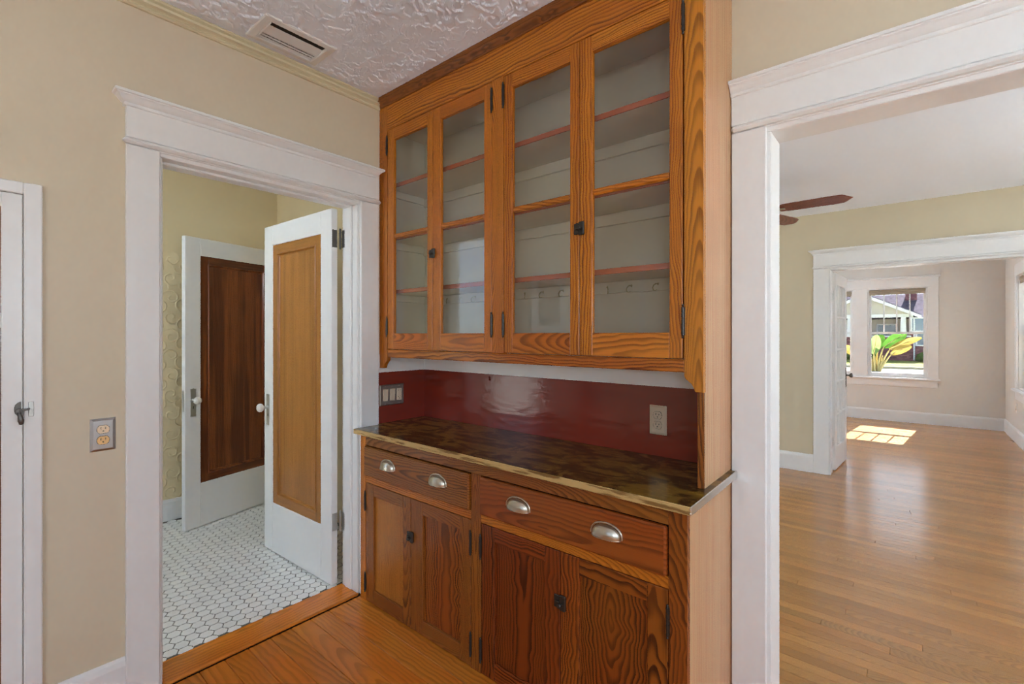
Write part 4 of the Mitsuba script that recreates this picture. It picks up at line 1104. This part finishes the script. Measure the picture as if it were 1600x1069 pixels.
floor_lamp('added fill light, an unseen globe floor lamp right of the camera', 3.45, -1.45, 1.55, 0.17, 'kitchen')  # added out of view to brighten kitchen, ceiling and cupboard side
floor_lamp('added fill light, an unseen globe floor lamp behind the camera', 3.35, -3.7, 1.60, 0.17, 'kitchen')  # second added kitchen light, unseen behind the camera
globe('added fill light, an unseen globe pendant in the bathroom beside the doorway', -0.45, -2.1, 2.60, 2.05, 0.13, 'bath')  # added out of view to light the bathroom
floor_lamp('added fill light, an unseen globe floor lamp in the living room, left of the opening', -0.9, 1.0, 1.75, 0.16, 'living')  # added to brighten the living room, hidden by the back wall
floor_lamp('added fill light, an unseen globe floor lamp in the living room, right of the opening', 3.95, 1.2, 1.75, 0.16, 'living')  # added living room fill, outside the frame
globe('added fill light, an unseen globe pendant in the far room behind the glazed door', 0.0, 5.9, 2.62, 2.0, 0.16, 'front')  # added to lift the far room, hidden from the camera

# ------------------------------------------------------------------ plain sash frames of the windows out of view
def open_window(key, label, axis, c0, c1, a0, a1, z0, z1):
    f = MB(); t = 0.05; zm = (z0 + z1) / 2
    def bx(p0, p1, q0, q1):
        f.box(p0, p1, c0, c1, q0, q1, b=0.002) if axis == 'y' else f.box(c0, c1, p0, p1, q0, q1, b=0.002)
    bx(a0, a0 + t, z0, z1); bx(a1 - t, a1, z0, z1); bx(a0 + t, a1 - t, z0, z0 + t); bx(a0 + t, a1 - t, z1 - t, z1); bx(a0 + t, a1 - t, zm - 0.02, zm + 0.02)
    struct(key, f, 'white_paint', label, cat='window')


for i, w in enumerate(KW):
    open_window(f'window_{4 + i}', ('narrower' if i == 0 else 'wider') + ' kitchen window behind the camera', 'y', -4.57, -4.53, *w)
for i, w in enumerate(RW):
    open_window(f'window_{6 + i}', ('first' if i == 0 else 'second') + ' kitchen window opposite the bathroom door', 'x', 4.25, 4.29, *w)
open_window('window_10', 'tall bathroom window out of view', 'y', -2.37, -2.33, -1.60, -0.88, 0.12, 2.42)
open_window('window_8', 'living room window out of view on the left', 'x', LX0 - 0.08, LX0 - 0.04, 0.9, 2.9, 0.75, 2.15)
open_window('window_9', 'living room window out of view on the right', 'x', LX1 + 0.04, LX1 + 0.08, 0.7, 3.1, 0.75, 2.15)

# ================================================================== OUTSIDE
GZ = -0.55
bsdf('dry_lawn', {'type': 'diffuse', 'reflectance': proc(lambda p, n, uv: mix(lin(150, 148, 92), lin(118, 128, 66), fbm(p.x * 0.8, p.y * 0.8, 1.0)) * (0.85 + 0.3 * noise(p.x * 9, p.y * 9, 2.0)))})
bsdf('green_lawn', {'type': 'diffuse', 'reflectance': proc(lambda p, n, uv: mix(lin(86, 122, 66), lin(66, 100, 50), fbm(p.x * 2, p.y * 2, 1.0)))})
bsdf('pale_road', {'type': 'diffuse', 'reflectance': proc(lambda p, n, uv: mi.Color3f(lin(170, 169, 166)) * (0.92 + 0.1 * noise(p.x * 2, p.y * 2, 1.0)))})
bsdf('yard_concrete', {'type': 'diffuse', 'reflectance': proc(lambda p, n, uv: mi.Color3f(lin(158, 155, 148)) * (0.9 + 0.15 * noise(p.x * 1.5, p.y * 1.5, 3.0)))})
plain('kerb_stone', lin(150, 145, 120), 0.9, 0.2)
bsdf('shingle', {'type': 'diffuse', 'reflectance': proc(lambda p, n, uv: mix(lin(104, 97, 106), lin(72, 67, 74), noise(p.x * 6, p.y * 6, p.z * 9)))})
bsdf('house_brick', {'type': 'diffuse', 'reflectance': proc(lambda p, n, uv: mix(lin(150, 104, 104), lin(104, 68, 74), cell_rand(dr.floor(p.x * 4.4 + 0.5 * dr.floor(p.z * 12)), dr.floor(p.z * 12))))})
plain('house_white', lin(232, 232, 232), 0.7, 0.3)
plain('house_cream', lin(196, 188, 176), 0.7, 0.3)
plain('dark_glass', lin(70, 100, 118), 0.12, 0.6)
plain('porch_dark', lin(70, 66, 68), 0.8, 0.2)
bsdf('leaf_green', {'type': 'principledthin', 'base_color': rgb(lin(72, 112, 40)), 'roughness': 0.45, 'diff_trans': 0.9})
bsdf('leaf_yellow', {'type': 'principledthin', 'base_color': rgb(lin(160, 138, 70)), 'roughness': 0.5, 'diff_trans': 0.9})
bsdf('leaf_pale', {'type': 'principledthin', 'base_color': rgb(lin(124, 150, 84)), 'roughness': 0.5, 'diff_trans': 0.9})
plain('leaf_stalk', lin(196, 176, 110), 0.6, 0.3)
plain('bark', lin(110, 90, 70), 0.9, 0.2)
bsdf('tree_leaf', {'type': 'principledthin', 'base_color': rgb(lin(84, 110, 56)), 'roughness': 0.6, 'diff_trans': 0.7})

struct('ground', MB().box(-60, 60, -50, 9.0, GZ - 0.2, GZ - 0.01, b=0).box(-60, 60, 9.0, 75, GZ - 0.2, GZ - 0.02, b=0), 'yard_concrete', 'open ground around the house', cat='ground')
struct('road', MB().box(-60, 60, 12.0, 32.3, GZ - 0.1, GZ, b=0), 'pale_road', 'pale concrete street beyond the garden window', cat='road')
struct('kerb', MB().box(-60, 60, 32.3, 32.75, GZ - 0.1, GZ + 0.12, b=0.03), 'kerb_stone', 'kerb between street and dry lawn', cat='kerb')
put('lawn', MB().box(-60, 60, 32.75, 42.0, GZ - 0.1, GZ + 0.06, b=0), 'dry_lawn', 'sunlit dry lawn across the street', 'lawn', kind=ST)

h = thing('house', 'brick house across the street with white gabled porch and grey roof', 'house')
HY = 42.0
put(f'{h}__brick_wall', MB().box(-5.0, 9.0, HY + 2.6, HY + 2.85, GZ, 3.0, b=0), 'house_brick')
put(f'{h}__porch_wall', MB().box(-3.2, 2.35, HY, HY + 0.25, GZ, 1.20, b=0.01).box(2.35, 9.0, HY, HY + 0.25, GZ, 2.6, b=0), 'house_brick', 'brick porch wall')
put(f'{h}__coping', MB().box(-3.3, 2.40, HY - 0.06, HY + 0.30, 1.20, 1.30, b=0.01), 'house_white')
put(f'{h}__porch_floor', MB().box(-3.2, 2.35, HY + 0.25, HY + 2.6, GZ, 0.0, b=0), 'house_cream')
put(f'{h}__back_wall', MB().box(-3.2, 2.35, HY + 2.4, HY + 2.6, 0.0, 2.9, b=0), 'house_cream', 'cream wall at the back of the porch')
for xx in (1.80, -1.33, -3.2):
    put(f'{h}__column', prism(Polygon([(xx - 0.02, 1.30), (xx + 0.34, 1.30), (xx + 0.30, 2.62), (xx + 0.02, 2.62)]), 'y', HY + 0.02, HY + 0.28), 'house_white')
put(f'{h}__beam', MB().box(-3.3, 2.5, HY - 0.02, HY + 0.26, 2.62, 2.86, b=0.01), 'house_white')
gb = Polygon([(-3.2, 2.86), (2.5, 2.86), (-0.35, 4.22)])
put(f'{h}__gable', prism(gb, 'y', HY, HY + 0.2), 'house_cream', 'cream gable')
for s, (xa, za), (xb, zb) in ((1, (-0.35, 4.42), (2.95, 2.72)), (-1, (-0.35, 4.42), (-3.65, 2.72))):
    q = Polygon([(xa, za), (xb, zb), (xb, zb - 0.22), (xa, za - 0.24)])
    put(f'{h}__bargeboard', prism(q, 'y', HY - 0.40, HY - 0.30), 'house_white')
    q = Polygon([(xa, za + 0.05), (xb, zb + 0.05), (xb, zb - 0.02), (xa, za - 0.02)])
    put(f'{h}__porch_roof', prism(q, 'y', HY - 0.34, HY + 4.2), 'shingle')
roof = Polygon([(HY + 0.6, 2.55), (HY + 5.6, 4.62), (HY + 10.6, 2.55)])
put(f'{h}__roof', prism(roof, 'x', -5.4, 9.4), 'shingle', 'long grey shingle roof')
put(f'{h}__chimney', MB().box(2.05, 2.75, HY + 4.2, HY + 5.0, 3.6, 5.9, b=0.01), 'house_brick')
for xa, xb, za, zb, yy in ((0.45, 1.5, 0.95, 2.1, HY + 2.4), (2.72, 3.55, 0.66, 1.5, HY), (2.46, 3.5, 1.66, 2.5, HY), (5.0, 6.2, 0.6, 2.0, HY)):
    w = put(f'{h}__window', MB().box(xa - 0.1, xa, yy - 0.05, yy + 0.02, za - 0.1, zb + 0.1, b=0.01).box(xb, xb + 0.1, yy - 0.05, yy + 0.02, za - 0.1, zb + 0.1, b=0.01)
            .box(xa, xb, yy - 0.05, yy + 0.02, zb, zb + 0.1, b=0.01).box(xa, xb, yy - 0.07, yy + 0.02, za - 0.1, za, b=0.01), 'house_white')
    put(f'{w}__pane', MB().box(xa, xb, yy - 0.025, yy - 0.005, za, zb, b=0), 'dark_glass')
put(f'{h}__downpipe', tube([(2.55, HY - 0.06, 2.6), (2.55, HY - 0.06, 0.0), (2.55, HY - 0.06, GZ + 0.1)], 0.045), 'house_white')
put(f'{h}__side_wall', MB().box(-5.0, -4.75, HY + 2.85, HY + 10, GZ, 3.0, b=0), 'house_brick')
put(f'{h}__side_wall', MB().box(8.75, 9.0, HY + 0.25, HY + 10, GZ, 3.0, b=0), 'house_brick')
for i, xx in enumerate((-2.8, -1.4, 0.0, 3.2, 4.7)):
    m = trimesh.creation.icosphere(3, 1.0); v = m.vertices
    v = v * (1 + 0.5 * (meshkit.fbm(v * 2.2 + i * 9, 4, seed=i) - 0.5))[:, None] * [0.55, 0.45, 0.38]
    put('shrub', trimesh.Trimesh(v + [xx, HY - 0.55, GZ + 0.34], m.faces), 'tree_leaf', ('low clipped shrub %s' % ('left of the porch steps', 'below the left porch column', 'below the middle of the porch wall', 'just right of the porch under the small window', 'farthest right along the brick house')[i]), 'shrub', 'shrubs in front of the brick house')

# banana plant by the street
bp = thing('banana_plant', 'banana plant with broad green and yellow leaves outside the far window', 'plant')
BPX, BPY = 0.96, 29.6


def banana(stalk, tipp, width, mat, droop=0.18, seed=1):
    """stalk: list of points from the ground to the blade; the blade arches from the stalk's end to tipp."""
    s = [np.array(p, float) for p in stalk]; a, b = s[-1], np.array(tipp, float)
    st = []
    for t in np.linspace(0, 1, 8):
        st.append((1 - t) ** 2 * s[0] + 2 * t * (1 - t) * s[1] + t * t * s[-1])
    n = 14; L = b - a; cr = np.cross(L, [0, 1, 0]); cr /= np.linalg.norm(cr)
    if cr[2] < 0: cr = -cr
    V, F = [], []
    for i in range(n + 1):
        t = i / n
        c = a + L * t + np.array([0, 0, 1.0]) * (droop * 4 * t * (1 - t) * 0.5)
        w = width * (math.sin(math.pi * min(max(t * 0.93 + 0.05, 0), 1)) ** 0.55)
        for j, e in enumerate((-1, -0.5, 0, 0.5, 1)):
            V.append(c + cr * w * e + np.array([0, -0.10 * width * 4 * (abs(e)) + 0.02 * math.sin(13 * t + seed + e), 0.0]))
    for i in range(n):
        for j in range(4):
            q = i * 5 + j; F += [(q, q + 1, q + 6), (q, q + 6, q + 5)]
    lf = put(f'{bp}__leaf', trimesh.Trimesh(np.array(V), F, process=False), mat, smooth=True)
    put(f'{lf}__stalk', tube(st + [a + L * 0.5 + np.array([0, -0.005, droop * 0.5]), a + L * 0.9 + np.array([0, -0.005, droop * 0.2])], [0.07, 0.06, 0.055, 0.05, 0.045, 0.04, 0.035, 0.03, 0.02, 0.008], 7), 'leaf_stalk', smooth=True)


g = GZ
banana([(0.85, 29.6, g), (0.80, 29.6, 0.0), (0.84, 29.55, 0.35)], (0.98, 29.2, 1.36), 0.24, 'leaf_pale', 0.05, 1)
banana([(0.75, 29.7, g), (0.68, 29.7, 0.0), (0.62, 29.7, 0.45)], (0.45, 29.6, 1.45), 0.26, 'leaf_green', 0.05, 2)
banana([(1.00, 29.6, g), (1.05, 29.6, 0.2), (1.25, 29.6, 0.72)], (2.15, 29.5, 1.42), 0.27, 'leaf_green', 0.10, 3)
banana([(1.05, 29.5, g), (1.18, 29.5, 0.0), (1.50, 29.5, 0.62)], (2.74, 29.3, 1.22), 0.17, 'leaf_yellow', 0.10, 4)
banana([(1.08, 29.45, g), (1.25, 29.45, -0.1), (1.56, 29.4, 0.36)], (2.36, 29.2, 0.80), 0.20, 'leaf_yellow', 0.08, 5)
banana([(0.90, 29.75, g), (0.95, 29.8, 0.3), (1.0, 29.9, 0.6)], (1.15, 30.2, 1.38), 0.22, 'leaf_green', 0.05, 6)
banana([(0.70, 29.5, g), (0.45, 29.5, -0.1), (0.2, 29.5, 0.25)], (-0.6, 29.3, 0.75), 0.22, 'leaf_yellow', 0.12, 7)
for i in range(7):
    a = 0.9 * i; put(f'{bp}__stem', tube([(0.92 + 0.16 * math.cos(a), 29.6 + 0.12 * math.sin(a), g), (0.92 + 0.20 * math.cos(a), 29.6 + 0.15 * math.sin(a), 0.0), (0.92 + 0.30 * math.cos(a), 29.6 + 0.2 * math.sin(a), 0.3)], [0.06, 0.05, 0.015], 7), 'leaf_stalk', smooth=True)


def tree(x, y, H, R, seed, label):
    k = thing('tree', label, 'tree', 'trees across the street'); rr = random.Random(seed)
    put(f'{k}__trunk', tube([(x, y, GZ), (x + 0.1, y, GZ + H * 0.3), (x - 0.05, y + 0.1, GZ + H * 0.6)], [0.28, 0.22, 0.12], 10), 'bark', smooth=True)
    V, F = [], []
    npr = np.random.RandomState(seed)
    for i in range(2600):
        dd = npr.normal(size=3); dd /= np.linalg.norm(dd); q = dd * npr.uniform(0.45, 1.0) ** 0.5
        c = np.array([x, y, GZ + H * 0.68]) + q * [R, R, H * 0.34]
        a, b = npr.normal(size=3), npr.normal(size=3); a *= 0.24 / np.linalg.norm(a); b -= a * (a @ b) / (a @ a); b *= 0.14 / np.linalg.norm(b)
        o = len(V); V += [c - a, c + b, c + a, c - b]; F += [(o, o + 1, o + 2), (o, o + 2, o + 3)]
    put(f'{k}__crown', trimesh.Trimesh(V, F, process=False), 'tree_leaf', kind='stuff')


tree(-9.5, 44.0, 9.0, 3.6, 3, 'leafy tree left of the brick house')
tree(-3.5, 55.0, 8.0, 3.4, 8, 'leafy tree behind the brick house')
tree(14.0, 47.0, 9.5, 4.0, 5, 'leafy tree right of the brick house')

# an entry per key that only groups parts needs no shape; labels of every top-level thing stand in labels
